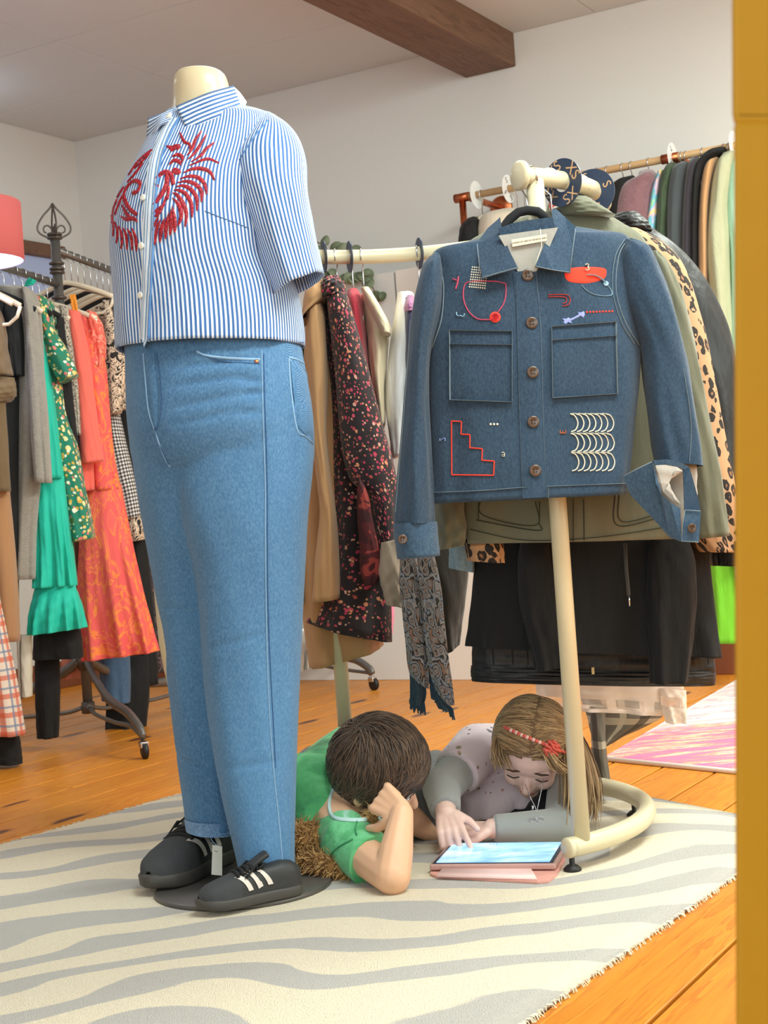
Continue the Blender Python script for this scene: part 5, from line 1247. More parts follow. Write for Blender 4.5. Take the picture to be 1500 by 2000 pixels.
cfl = floral((226, 214, 180), ((206, 150, 70), (30, 104, 70), (220, 170, 80), (36, 90, 60), (240, 200, 120)), 30, .45, 1, .9, (30, 92, 62))
orp = blotch(((0, (232, 96, 96)), (.455, (228, 88, 84)), (.49, (244, 140, 56)), (.525, (236, 98, 92)), (.60, (230, 90, 84)), (.63, (244, 146, 60)), (.66, (234, 96, 92))), 11, 2.0, (1, .6, 1), 'LINEAR', 'UV', 3.0)
bwp = blotch(((0, (34, 30, 30)), (.43, (228, 202, 176)), (.50, (40, 34, 32)), (.535, (226, 200, 174)), (.62, (36, 30, 30))), 30, 1.2, (1, 1.1, 1))
spk = blotch(((0, (60, 52, 52)), (.44, (196, 184, 166)), (.52, (90, 80, 76)), (.57, (206, 196, 176)), (.66, (150, 110, 100))), 190, .6)
ging = gingham((238, 234, 228), (140, 136, 136), (36, 34, 36), .0125)
redb = blotch(((0, (60, 14, 20)), (.48, (84, 22, 26)), (.56, (150, 56, 48)), (.66, (70, 16, 22))), 16, 1.0)
pais = paisley((146, 140, 134), ((52, 50, 50), (130, 136, 146), (160, 152, 146), (60, 56, 54), (150, 116, 96), (140, 138, 138)), 62, 3.0); teal_d = cloth((44, 66, 78), .9, .1, .2, .3, 22, 'dark_teal')
leo = leopard((190, 146, 108), (146, 100, 72), (36, 30, 27), 46)
jacq = paisley((70, 56, 56), ((40, 32, 34), (96, 76, 76), (44, 36, 38)), 26, 4.0)
checkm = plaid((226, 206, 190), (((206, 90, 60), .052, 0, .014, 'U'), ((206, 90, 60), .052, .1, .014, 'V'), ((110, 130, 160), .052, .55, .006, 'U'), ((110, 130, 160), .052, .6, .006, 'V')))
gplaid = plaid((112, 106, 96), (((196, 186, 166), .09, 0, .016, 'V'), ((64, 58, 54), .09, .5, .02, 'U'), ((196, 186, 166), .10, .1, .012, 'U')))
rainb = blotch(((0, (120, 200, 215)), (.4, (160, 214, 150)), (.5, (110, 190, 220)), (.58, (226, 190, 206)), (.66, (236, 220, 150))), 16, .5, (1, 1, 1), 'LINEAR')
# ---- the industrial rack on the left
iron = plain((116, 112, 108), .35, .55, .05, 60, .15, 'grey_iron'); dkiron = plain((92, 84, 78), .4, .55, .05, 60, .15, 'dark_iron')
LP = Vector((-1.03, 4.95, 0)); LD = Vector((-.21, -.978, 0)).normalized()
lrack = thing('rolling_rack', 'grey iron rolling clothes rack with a spade finial on its post, left of the mannequin', 'clothes rack', (LP.x, LP.y, 0))
zt1 = pp(112, 465, vplane(LP)).z
tube('post', [LP+Vector((0, 0, .10)), LP+Vector((0, 0, zt1))], .0165, iron, lrack, 16)
zL = pp(108, 556, vplane(LP)).z; zR = pp(122, 488, vplane(LP)).z
tube('rail', [LP+Vector((0, 0, zL)), LP+LD*1.0+Vector((0, 0, zL))], .0125, iron, lrack, 12); tube('rail', [LP+Vector((0, 0, zR)), LP-LD*1.0+Vector((0, 0, zR))], .0125, iron, lrack, 12)
for z in (zL, zR):
    for dz in (-.045, .04, .052): lathe('collar', [(.016, -.006), (.024, -.004), (.026, 0), (.024, .004), (.016, .006)], dkiron, lrack, 20, LP+Vector((0, 0, z+dz)))
for k in range(4):
    a = .35+k*math.pi/2; d = Vector((math.cos(a), math.sin(a), 0)); b = LP+Vector((0, 0, zt1))
    tube('finial', [b+d*r+Vector((0, 0, z)) for r, z in catmull([(.004, -.005), (.028, .004), (.050, .018), (.054, .040), (.036, .072), (.012, .098), (.0, .116)], 24)], .0032, dkiron, lrack, 6)
    tube('finial_scroll', [b+d*r+Vector((0, 0, z)) for r, z in catmull([(.002, -.005), (.006, .025), (.020, .042), (.034, .036), (.034, .022), (.026, .018)], 18)], .0028, dkiron, lrack, 6)
cst = pf(281, 1462, .03); d0 = (Vector((cst.x, cst.y, 0))-LP); Rl = d0.length; a0 = math.atan2(d0.y, d0.x)
lathe('hub', [(.016, -.03), (.024, -.028), (.026, .0), (.024, .028), (.016, .03)], dkiron, lrack, 20, LP+Vector((0, 0, .255))); lathe('hub', [(.016, -.02), (.022, -.018), (.022, .018), (.016, .02)], dkiron, lrack, 20, LP+Vector((0, 0, .10)))
def caster(p, d, par, rad=.024):
    c = box('caster_fork', p+Vector((0, 0, rad+.018)), .03, .026, .02, chrome, par, d, Vector((-d.y, d.x, 0)), bev=.004)
    lathe('wheel', [(0, -.009), (rad*.7, -.009), (rad, -.006), (rad, .006), (rad*.7, .009), (0, .009)], blackp, c, 24, p+Vector((0, 0, rad))+d*.006, Vector((-d.y, d.x, 0)))
for k in range(3):
    a = a0+k*math.pi*2/3; d = Vector((math.cos(a), math.sin(a), 0))
    tube('leg', [LP+d*r+Vector((0, 0, z)) for r, z in catmull([(.018, .26), (.08, .22), (Rl*.42, .15), (Rl*.75, .125), (Rl*.95, .09), (Rl, .062)], 22)], .011, iron, lrack, 10, flat=1.5)
    tube('leg_brace', [LP+d*r+Vector((0, 0, z)) for r, z in catmull([(.018, .10), (.09, .085), (Rl*.5, .08), (Rl*.8, .085), (Rl*.97, .066)], 18)], .007, iron, lrack, 8)
    caster(LP+d*Rl, d, lrack)
def LPL(s): p = LP+LD*s; return (p.x, p.y, .06, 1)
gl_ = 'garments on the left iron rack'
WD = Vector((.97, -.22, 0))
def lh(s, label, m, half=.12, z=None, drop=.085, **k):
    p = LP+LD*s; return hanger(label, Vector((p.x, p.y, (zL if s > 0 else zR))), WD, m, .0125, drop, half, group='hangers on the left rack', **k)
garment('check_dress', 'orange, cream and blue checked dress hem at the far left under the camel coat', 'dress', LPL(.60), [('body', [(-70, 1120, -8, 1120), (-75, 1220, 6, 1210), (-80, 1330, 28, 1320), (-85, 1432, 46, 1436)], .05, checkm, {'rip': .01})], gl_)
garment('khaki_jacket', 'khaki brown jacket with rolled sleeve at the left edge, by the grey cardigan', 'jacket', LPL(.55), [('body', [(-90, 590, -25, 590), (-95, 700, 2, 700), (-95, 850, 12, 830), (-95, 960, 18, 960)], .05, khaki, {}), ('sleeve', [(-60, 585, -8, 588), (-64, 630, 8, 630), (-60, 690, 16, 690), (-56, 735, 24, 732)], .05, khaki, {'creases': .003}), ('rolled_cuff', [(-50, 732, 28, 738), (-44, 765, 30, 768), (-40, 792, 16, 784)], .056, khaki, {'creases': .003})], gl_)
garment('camel_coat', 'camel brown long coat edge between the check dress and the grey cardigan', 'coat', LPL(.50), [('body', [(-80, 700, -2, 700), (-80, 800, 6, 800), (-70, 950, 18, 950), (-60, 1100, 32, 1100), (-50, 1250, 40, 1252)], .05, camel, {})], gl_)
garment('black_tunic', 'black short sleeved top between khaki jacket and grey cardigan', 'top', LPL(.45), [('body', [(-40, 575, 12, 580), (-44, 640, 22, 640), (-40, 740, 36, 740), (-40, 900, 34, 900), (-30, 1200, 34, 1200)], .04, blackc, {}), ('sleeve', [(10, 590, 26, 594), (10, 612, 42, 612), (14, 660, 48, 656), (20, 735, 50, 735)], .04, blackc, {})], gl_)
garment('grey_cardigan', 'long grey knitted cardigan hung on the left iron rack', 'cardigan', LPL(.40), [('body', [(-10, 558, 52, 560), (2, 572, 74, 584), (20, 680, 84, 680), (36, 800, 84, 800), (38, 930, 78, 930), (34, 1040, 70, 1040), (28, 1130, 68, 1131)], .05, greyk, {}), ('sleeve', [(52, 562, 66, 570), (58, 584, 78, 600), (64, 660, 85, 660), (68, 740, 95, 740), (72, 850, 103, 850), (80, 943, 108, 944)], .04, greyk, {'shift': -.05})], gl_)
garment('teal_dress', 'bright teal tiered dress with gathered hem on the left rack', 'dress', LPL(.33), [('bodice', [(62, 590, 84, 590), (60, 740, 100, 740), (62, 830, 112, 830), (62, 936, 124, 934)], .045, teal, {'rip': .008, 'ripn': 9}), ('skirt', [(61, 932, 125, 930), (64, 1000, 132, 1000), (67, 1080, 140, 1080), (69, 1148, 146, 1144)], .05, teal, {'rip': .017, 'ripn': 9, 'rip0': 0, 'n': 80}), ('ruffle', [(68, 1146, 147, 1142), (60, 1190, 158, 1185), (57, 1240, 164, 1226)], .06, teal, {'rip': .018, 'ripn': 11, 'rip0': 0, 'n': 80}), ('strap', [(48, 560, 66, 556), (50, 550, 70, 548), (58, 542, 67, 546)], .006, teal, {})], gl_)
garment('green_floral_blouse', 'green blouse with cream and red flowers between the teal and orange dresses', 'blouse', LPL(.27), [('body', [(76, 585, 104, 590), (82, 680, 118, 690), (92, 800, 128, 800), (110, 870, 150, 870), (122, 950, 164, 950), (132, 1010, 176, 1005), (138, 1060, 184, 1050)], .05, gfl, {}), ('sleeve', [(76, 580, 98, 584), (84, 612, 108, 606), (90, 650, 116, 648), (98, 690, 138, 682), (112, 725, 152, 712), (128, 752, 161, 734)], .04, gfl, {'shift': -.05, 'rip': .005})], gl_)
garment('black_blouse', 'black blouse half hidden below the green floral sleeve', 'blouse', LPL(.235), [('body', [(100, 620, 124, 620), (104, 700, 136, 700), (108, 800, 146, 800), (118, 860, 152, 860), (126, 896, 150, 892)], .04, blackc, {})], gl_)
garment('speckled_dress', 'black and cream speckled dress beside the coral cardigan', 'dress', LPL(.20), [('body', [(116, 596, 136, 600), (122, 660, 146, 660), (134, 740, 158, 740), (142, 800, 162, 800), (147, 852, 164, 850)], .04, spk, {'rip': .004})], gl_)
garment('coral_cardigan', 'coral red cardigan with long sleeve in front of the orange printed dress', 'cardigan', LPL(.15), [('body', [(130, 605, 156, 608), (140, 700, 176, 700), (146, 800, 184, 800), (146, 880, 182, 880), (156, 962, 184, 956)], .04, coral_c, {}), ('sleeve', [(138, 608, 160, 612), (146, 650, 170, 650), (154, 720, 182, 720), (160, 800, 194, 800), (164, 870, 204, 868), (167, 908, 209, 900)], .035, coral_c, {'shift': -.045, 'rip': .002})], gl_)
garment('orange_dress', 'orange and pink printed long dress with pleated skirt on the left rack', 'dress', LPL(.09), [('bodice', [(150, 612, 176, 614), (158, 700, 204, 700), (164, 800, 214, 800), (166, 880, 222, 880), (165, 960, 236, 955)], .04, orp, {'rip': .008}), ('skirt', [(164, 950, 236, 945), (158, 1060, 256, 1050), (156, 1160, 278, 1150), (160, 1240, 296, 1225), (166, 1290, 306, 1272)], .07, orp, {'rip': .020, 'ripn': 8, 'rip0': 0, 'm': 60, 'n': 80}), ('sleeve', [(172, 606, 186, 610), (176, 640, 198, 632), (180, 680, 206, 668), (188, 706, 204, 700), (196, 718, 200, 718)], .04, blotch(((0, (226, 96, 80)), (.45, (240, 150, 130)), (.52, (222, 90, 76)), (.6, (236, 130, 110))), 24, 1.0), {'creases': .003}), ('strap', [(147, 582, 158, 580), (150, 600, 162, 600), (156, 640, 166, 640), (158, 720, 168, 720)], .003, cloth((244, 150, 40), name='orange_ribbon'), {'shift': -.07})], gl_)
RPL = lambda s: LPL(-s)
garment('print_blouse', 'cream blouse with black leafy print hanging beside the striped shirt', 'blouse', RPL(.10), [('body', [(186, 600, 224, 600), (196, 680, 246, 670), (204, 740, 251, 720), (208, 800, 244, 800)], .05, bwp, {'rip': .004}), ('sleeve', [(206, 590, 232, 590), (212, 650, 242, 650), (214, 720, 252, 710), (222, 790, 246, 784), (226, 812, 242, 806)], .04, bwp, {'rip': .003, 'shift': -.04})], gl_)
garment('gingham_dress', 'black and white gingham dress with ruffled print cuff behind the orange dress', 'dress', RPL(.16), [('sleeve', [(206, 780, 228, 780), (212, 840, 240, 840), (222, 910, 254, 900), (236, 970, 268, 960), (246, 1016, 276, 1008)], .05, ging, {'rip': .003}), ('cuff', [(248, 1012, 276, 1006), (254, 1034, 282, 1028), (258, 1058, 280, 1054)], .05, bwp, {'rip': .006, 'ripn': 9})], gl_)
garment('black_dress', 'plain black long dress hanging behind the gingham sleeve', 'dress', RPL(.24), [('body', [(210, 620, 244, 620), (222, 760, 262, 760), (236, 900, 272, 900), (250, 1060, 286, 1060), (258, 1200, 300, 1200), (262, 1340, 308, 1336)], .05, blackc, {})], gl_)
garment('jacquard_coat', 'dark brown patterned coat edge next to the jeans on the left rack', 'coat', RPL(.34), [('body', [(240, 900, 284, 900), (262, 1060, 296, 1060), (276, 1160, 312, 1160), (286, 1240, 322, 1240), (292, 1310, 327, 1312)], .05, jacq, {})], gl_)
garment('denim_shorts', 'dark folded denim edge beside the waist of the blue jeans', 'jeans', RPL(.45), [('body', [(222, 690, 252, 686), (224, 700, 256, 700), (226, 712, 258, 720), (236, 722, 258, 730)], .05, denim((52, 62, 84), (100, 112, 130), (36, 44, 62), .4), {})], gl_)
garment('black_skirt', 'black skirt hanging under the teal dress hem', 'skirt', LPL(.26), [('body', [(70, 1200, 150, 1200), (66, 1240, 158, 1240), (64, 1288, 162, 1284)], .05, blackc, {})], gl_)
garment('black_trousers', 'long black trousers below the teal dress near the rack post', 'trousers', LPL(.22), [('leg', [(68, 1280, 116, 1280), (70, 1360, 116, 1360), (74, 1440, 112, 1440)], .04, blackc, {})], gl_)
garment('white_trousers', 'white trousers with dark side stripes below the grey cardigan', 'trousers', LPL(.36), [('leg', [(32, 1240, 62, 1240), (36, 1300, 62, 1300), (40, 1362, 62, 1360)], .03, plaid((214, 206, 190), (((50, 44, 40), .05, .1, .006, 'U'),)), {'rip': .002})], gl_)
garment('black_long_skirt', 'black skirt hem at the far left bottom under the check dress', 'skirt', LPL(.54), [('body', [(-60, 1420, 36, 1420), (-60, 1460, 40, 1455), (-55, 1492, 42, 1492)], .04, blackc, {})], gl_)
garment('pink_skirt', 'sheer pink skirt hem showing behind the rack post', 'skirt', RPL(.05), [('body', [(116, 1250, 190, 1250), (120, 1290, 186, 1290), (124, 1326, 182, 1320)], .04, cloth((222, 140, 120), .8, .1, .1, .5, 22, 'pink_voile'), {})], gl_)
garment('blue_jeans_folded', 'mid blue denim leg showing under the orange dress hem', 'jeans', RPL(.14), [('leg', [(190, 1240, 250, 1240), (194, 1300, 254, 1300), (200, 1368, 255, 1372)], .05, denim((60, 92, 128), (110, 140, 170), (42, 68, 100), .5), {})], gl_)
garment('black_wide_trousers', 'black wide trousers reaching almost to the floor behind the rack foot', 'trousers', RPL(.20), [('leg', [(214, 1280, 290, 1280), (210, 1350, 292, 1350), (208, 1440, 284, 1440)], .05, blackc, {'rip': .01})], gl_)
# hangers of the left rack
for s, lab, m, k in ((.60, 'cream hanger of the check dress at the far left', creamh, {}), (.55, 'cream looped hanger inside the khaki jacket', creamh, {'bar': True}), (.45, 'black hanger of the short sleeved black top', blackh, {}), (.40, 'hanger inside the grey cardigan', creamh, {}), (.33, 'black hanger of the teal dress', blackh, {}), (.27, 'black curved hanger of the green floral blouse', blackh, {'bar': True, 'half': .12}), (.20, 'cream hanger of the speckled dress', creamh, {}),
                     (.15, 'cream hanger of the coral cardigan', creamh, {}), (.09, 'cream looped hanger carrying the orange straps', creamh, {'bar': True, 'half': .165, 'drop': .075})):
    lh(s, lab, m, **k)
ords = ('first', 'second', 'third', 'fourth', 'fifth', 'sixth', 'seventh', 'eighth', 'ninth', 'tenth')
for i in range(9):
    lh(-(.06+.055*i), '%s hanger from the post on the upper back rail of the iron rack' % ords[i], creamh if i % 3 != 1 else blackh, bar=(i % 2 == 0), half=.17, drop=.10)
# ---- red drum lamp shade at the left edge
lc = px(-66, 455, 4.15); lamp_t = thing('pendant_lamp', 'red drum pendant lamp at the left edge above the iron rack', 'lamp', (lc.x, lc.y, lc.z-.08))
rsh = plain((190, 88, 86), .8, 0, .05, 200, .05, 'red_shade'); lav = plain((222, 222, 250), .8, name='shade_lining')
lathe('lamp_shade', [(.152, -.082), (.154, -.08), (.154, .08), (.152, .082)], rsh, lamp_t, 56, lc); lathe('shade_lining', [(.150, .081), (.150, -.081), (.153, -.083)], lav, lamp_t, 56, lc)
tube('cord', [lc+Vector((0, 0, .0)), Vector((lc.x, lc.y, CEIL))], .003, blackp, lamp_t, 8)
lathe('bulb', [(0, -.035), (.018, -.03), (.027, -.01), (.022, .012), (.012, .03), (.012, .045), (0, .045)], emit((205, 210, 255), 6.0), lamp_t, 20, lc)
pl_ = bpy.data.lights.new('bulb_light', 'POINT'); pl_.energy = 7; pl_.color = (.78, .82, 1); pl_.shadow_soft_size = .03; po = bpy.data.objects.new('bulb_light', pl_); COL.objects.link(po); po.location = lc+Vector((0, 0, .06))
# ---- garments on the back of the round rack
gr_ = 'garments on the back of the round rack'
Yp = lambda Y: (0, Y, 0, 1)
garment('floral_dress', 'green, cream and orange floral dress edge between the jeans and the tan coat', 'dress', Yp(3.50), [('body', [(560, 640, 598, 640), (570, 760, 606, 760), (575, 900, 612, 900), (575, 1040, 615, 1040), (570, 1176, 612, 1170)], .12, cfl, {})], gr_)
garment('tan_coat', 'tan trench coat with wide collar hanging between the jeans and the dark floral dress', 'coat', Yp(3.44), [('body', [(596, 600, 650, 596), (594, 700, 672, 700), (590, 850, 700, 850), (588, 1000, 722, 1000), (590, 1180, 742, 1175), (606, 1304, 748, 1262)], .12, tan, {'rip': .012}), ('sleeve', [(612, 606, 634, 606), (606, 640, 640, 640), (606, 740, 645, 740), (614, 850, 643, 850), (624, 940, 652, 940), (630, 1010, 661, 1005), (620, 1100, 667, 1095), (616, 1168, 668, 1160)], .07, tan, {'shift': -.15, 'creases': .003, 'rip': .004}), ('collar', [(606, 568, 634, 562), (600, 600, 642, 590), (596, 632, 640, 606), (594, 654, 612, 622)], .08, tan, {'shift': -.14, 'rip': .002})], gr_)
garment('dark_floral_dress', 'black dress with small pink and red flowers, on the round rack beside the tan coat', 'dress', Yp(3.40), [('body', [(632, 570, 678, 576), (630, 640, 698, 640), (636, 740, 720, 740), (642, 840, 742, 840), (640, 940, 752, 940), (646, 1040, 760, 1040), (634, 1120, 764, 1130), (600, 1214, 766, 1252)], .12, bfl, {'rip': .010}), ('sleeve', [(640, 576, 676, 580), (644, 620, 690, 620), (656, 720, 718, 720), (664, 820, 744, 820), (674, 900, 766, 900), (690, 945, 776, 950), (718, 965, 776, 990), (728, 1010, 778, 1040), (736, 1090, 780, 1094)], .07, bfl, {'shift': -.13, 'rip': .004}), ('collar', [(636, 560, 664, 556), (630, 578, 676, 572), (628, 602, 680, 592)], .07, bfl, {'shift': -.12, 'creases': .004})], gr_)
garment('red_blouse', 'red blouse hanging between the dark floral dress and the cream jacket', 'blouse', Yp(3.39), [('body', [(678, 570, 700, 568), (676, 600, 712, 600), (684, 680, 718, 680), (696, 760, 724, 760), (704, 880, 730, 880), (700, 1000, 740, 1000)], .10, red_c, {}), ('underskirt', [(702, 936, 706, 936), (700, 960, 718, 960), (700, 1000, 728, 1000), (704, 1060, 740, 1060), (706, 1110, 750, 1104), (716, 1136, 738, 1132)], .02, redb, {'shift': -.185, 'rip': .002})], gr_)
garment('cream_jacket', 'cream quilted jacket with open collar right of the red blouse', 'jacket', Yp(3.40), [('body', [(704, 578, 724, 577), (710, 606, 740, 612), (715, 650, 758, 655), (720, 700, 756, 700), (727, 760, 752, 760), (740, 836, 752, 832)], .10, cream_c, {'creases': .003}), ('collar', [(706, 577, 722, 575), (716, 600, 740, 606), (734, 640, 762, 648), (746, 664, 763, 664)], .05, cream_c, {'shift': -.10, 'rip': 0})], gr_)
garment('white_shirt', 'white shirt hanging beside the left sleeve of the denim jacket', 'shirt', Yp(3.38), [('body', [(777, 574, 808, 574), (770, 620, 812, 620), (757, 712, 812, 710), (751, 780, 808, 780), (760, 850, 800, 850), (766, 896, 786, 888)], .09, white_c, {'creases': .003})], gr_)
garment('navy_tunic', 'navy and purple top peeping out between white shirt and denim jacket', 'top', Yp(3.34), [('body', [(790, 584, 812, 584), (786, 620, 816, 620), (787, 700, 816, 700), (792, 800, 816, 800)], .07, cloth((58, 56, 84), name='navy_cotton'), {}), ('shoulder', [(794, 580, 808, 580), (787, 600, 812, 600), (786, 616, 812, 614)], .075, cloth((170, 110, 150), name='purple_cotton'), {})], gr_)
garment('taupe_cardigan', 'taupe sleeve hanging between the dark floral dress and the scarf', 'cardigan', Yp(3.20), [('sleeve', [(744, 1060, 790, 1050), (740, 1118, 786, 1100), (746, 1150, 790, 1150), (754, 1180, 794, 1186)], .05, taupe, {'creases': .003})], gr_)
garment('pink_tunic', 'bright pink top hem peeping out behind the dark floral dress', 'top', Yp(3.50), [('body', [(740, 1150, 768, 1150), (742, 1200, 770, 1200), (748, 1240, 766, 1238)], .05, cloth((238, 130, 160), name='pink_cotton'), {})], gr_)
garment('brown_skirt', 'dark brown skirt hanging behind the paisley scarf', 'skirt', Yp(3.36), [('body', [(820, 1060, 920, 1060), (830, 1150, 912, 1150), (845, 1230, 902, 1220), (862, 1278, 896, 1258)], .06, cloth((52, 46, 38), name='brown_wool'), {})], gr_)
garment('white_petticoat', 'white frilled hem showing low between the jeans and tan coat', 'skirt', Yp(3.62), [('hem', [(570, 1230, 610, 1230), (572, 1270, 612, 1268), (574, 1310, 610, 1302)], .06, white_c, {'rip': .01, 'ripn': 9})], gr_)
garment('light_jeans_jacket', 'pale denim sleeve end below the olive jacket cuff', 'jacket', Yp(2.98), [('sleeve', [(876, 1040, 930, 1040), (878, 1080, 928, 1082), (880, 1110, 926, 1118)], .03, denim((120, 146, 160), (176, 196, 204), (90, 118, 136), .5), {})], gr_)
sc_, op_ = garment('paisley_scarf', 'grey paisley scarf with dark teal fringed ends hanging from the round rack', 'scarf', Yp(3.10), [('panel', [(782, 1060, 812, 1060), (780, 1140, 820, 1140), (786, 1200, 829, 1200), (792, 1260, 836, 1262), (798, 1310, 838, 1330), (812, 1330, 836, 1345)], .018, pais, {'rip': .004, 'ripn': 7}), ('panel', [(812, 1060, 842, 1060), (818, 1140, 860, 1140), (827, 1220, 868, 1220), (835, 1290, 876, 1290), (848, 1340, 883, 1340), (870, 1372, 886, 1374)], .018, pais, {'rip': .004, 'ripn': 7, 'shift': -.02}), ('end_panel', [(793, 1240, 800, 1240), (799, 1300, 812, 1300), (800, 1345, 832, 1348), (800, 1376, 826, 1380)], .010, teal_d, {'shift': .006}), ('end_panel', [(836, 1270, 842, 1270), (836, 1318, 852, 1318), (842, 1350, 866, 1358), (856, 1384, 882, 1392)], .010, teal_d, {'shift': .006})])
g = Geo(); rng = random.Random(4)
for x0, y0, x1, y1, n in ((800, 1370, 828, 1376, 18), (840, 1344, 884, 1388, 26)):
    for i in range(n):
        s = i/(n-1); x, y = x0+(x1-x0)*s, y0+(y1-y0)*s; L = rng.uniform(12, 22); g.tube([px(x, y-4, 3.10), px(x+2, y+L*.5, 3.10), px(x+rng.uniform(1, 5), y+L, 3.10)], .0016, 4, False)
g.build('fringe', teal_d, sc_, kind='stuff')
# ---- garments behind the denim jacket on the front of the round rack
gf_ = 'garments behind the denim jacket'
oj, op_ = garment('olive_jacket', 'olive green cotton jacket directly behind the denim jacket', 'jacket', (0, 2.80, -.04, 1), [('body', [(1070, 412, 1150, 404, .03), (980, 440, 1212, 436, .05), (890, 506, 1268, 492, .07), (880, 700, 1290, 690, .07), (890, 900, 1300, 900, .07), (905, 1000, 1318, 1000, .065), (915, 1062, 1322, 1052, .06)], .06, olive, {'n': 80, 'rip': .009}), ('sleeve', [(1262, 500, 1276, 502), (1256, 536, 1300, 538), (1276, 640, 1334, 632), (1296, 760, 1358, 750), (1322, 880, 1384, 872), (1338, 980, 1402, 975), (1344, 1052, 1411, 1044)], .05, olive, {'shift': -.04, 'creases': .003}), ('sleeve', [(846, 800, 892, 800), (846, 900, 900, 900), (846, 990, 908, 990), (849, 1040, 914, 1036), (854, 1074, 908, 1064)], .05, olive, {'shift': .0, 'creases': .003}), ('collar', [(1082, 398, 1138, 396), (1084, 414, 1160, 412), (1096, 430, 1192, 432)], .035, olive, {'shift': -.05, 'rip': .002})], gf_)
BO = bvh_of(op_[0]); g = Geo(); okst = plain((60, 60, 46), .9, name='dark_olive_thread')
for pts, wd in (([(936, 960), (935, 1010), (942, 1018), (1050, 1036), (1053, 1020), (1054, 980)], .002), ([(944, 960), (943, 1006), (1046, 1026), (1046, 980)], .0016), ([(1200, 965), (1206, 1026), (1300, 1008)], .002), ([(1208, 965), (1214, 1018), (1300, 1000)], .0016), ([(918, 1034), (1000, 1052), (1070, 1056), (1180, 1048), (1310, 1028)], .0016), ([(1140, 975), (1141, 1056)], .002), ([(1120, 975), (1120, 1058)], .0012)):
    g.add(*stitch_vf(BO, pts, wd, .0014))
g.build('stitching', okst, oj)
garment('leopard_coat', 'tan and black leopard print coat behind the olive jacket', 'coat', (0, 2.93, -.02, 1), [('body', [(1180, 452, 1246, 448, .03), (1190, 472, 1300, 480, .05), (1210, 520, 1338, 528, .06), (1228, 640, 1374, 638, .06), (1248, 740, 1395, 738, .06), (1270, 850, 1415, 848, .06), (1300, 960, 1435, 955, .06), (1340, 1040, 1446, 1045, .05), (1370, 1078, 1448, 1078, .05)], .06, leo, {'rip': .005}), ('sleeve', [(896, 1040, 966, 1040), (900, 1062, 974, 1066), (906, 1092, 976, 1096)], .04, leo, {'shift': -.10, 'rip': .005})], gf_)
garment('black_leather_jacket', 'black jacket with shiny collar between the leopard coat and the wall rack', 'jacket', (0, 3.05, 0, 1), [('body', [(1190, 446, 1262, 440, .04), (1210, 462, 1340, 500, .06), (1240, 600, 1400, 590, .07), (1280, 700, 1432, 690, .07), (1330, 830, 1450, 820, .07), (1370, 1000, 1452, 1000, .07), (1384, 1104, 1440, 1104, .06)], .06, blackq, {'creases': .004}), ('collar', [(1196, 424, 1240, 420), (1190, 438, 1258, 440), (1192, 452, 1266, 458)], .04, blackq, {'shift': -.03, 'creases': .0015})], gf_)
bcoat, op_ = garment('black_coat', 'long black hooded coat with drawstring, lower half showing under the olive jacket', 'coat', (0, 2.97, -.02, 1), [('body', [(940, 980, 1380, 980, .05), (928, 1090, 1386, 1080, .055), (922, 1160, 1394, 1160, .055), (916, 1220, 1402, 1230, .055), (911, 1262, 1411, 1284, .055)], .055, blackc, {'rip': .012, 'ripn': 9, 'n': 80}), ('sleeve', [(1010, 1050, 1062, 1050), (1004, 1100, 1068, 1100), (1008, 1180, 1080, 1180), (1028, 1260, 1094, 1258), (1036, 1302, 1096, 1294)], .035, blackc, {'shift': -.07}), ('sleeve', [(1256, 1050, 1330, 1050), (1252, 1100, 1342, 1100), (1250, 1180, 1344, 1180), (1254, 1260, 1336, 1260), (1256, 1326, 1326, 1324)], .035, blackc, {'shift': -.07})], gf_)
tube('drawstring', [px(1221, 1062, 2.88), px(1223, 1110, 2.885), px(1228, 1162, 2.885)], .0035, cloth((62, 62, 62), name='cord'), bcoat, 8); tube('drawstring_tip', [px(1228, 1162, 2.885), px(1230, 1184, 2.885)], .0022, chrome, bcoat, 8)
pfj, op_ = garment('black_puffer', 'black quilted puffer jacket hem below the long black coat', 'jacket', (0, 3.04, -.02, 1), [('body', [(926, 1180, 1390, 1180, .05), (922, 1262, 1394, 1262, .05), (921, 1302, 1396, 1312, .05)], .05, blackq, {'rip': .004, 'n': 90}), ('hem', [(920, 1300, 1397, 1310, .056), (919, 1316, 1398, 1324, .06), (922, 1330, 1396, 1338, .05)], .05, blackq, {'rip': .002, 'n': 90})], gf_)
BP = bvh_of(op_[0]); g = Geo(); qd = plain((12, 12, 14), .7, name='quilt_seam')
for x in (962, 1000, 1030, 1390-8, 1352): g.add(*stitch_vf(BP, [(x, 1264), (x+1, 1282), (x+2, 1298)], .003, .001))
g.build('quilting', qd, pfj)
box('zip_pull', px(1158, 1310, 2.95), .006, .003, .014, metal((190, 180, 140), .3), pfj, bev=.001)
shm = NT('sheer_voile'); s_ = shm.sep(shm.co('UV')); a_ = shm.math('LESS_THAN', shm.math('FRACT', shm.math('ADD', shm.math('DIVIDE', s_[1], .062), .62)), .34); b_ = shm.math('GREATER_THAN', shm.math('FRACT', shm.math('DIVIDE', s_[0], .085)), .28)
shm.set('Base Color', s2l((246, 226, 212))).set('Roughness', .8).set('Alpha', shm.math('SUBTRACT', .86, shm.math('MULTIPLY', shm.math('MULTIPLY', a_, b_), .60)))
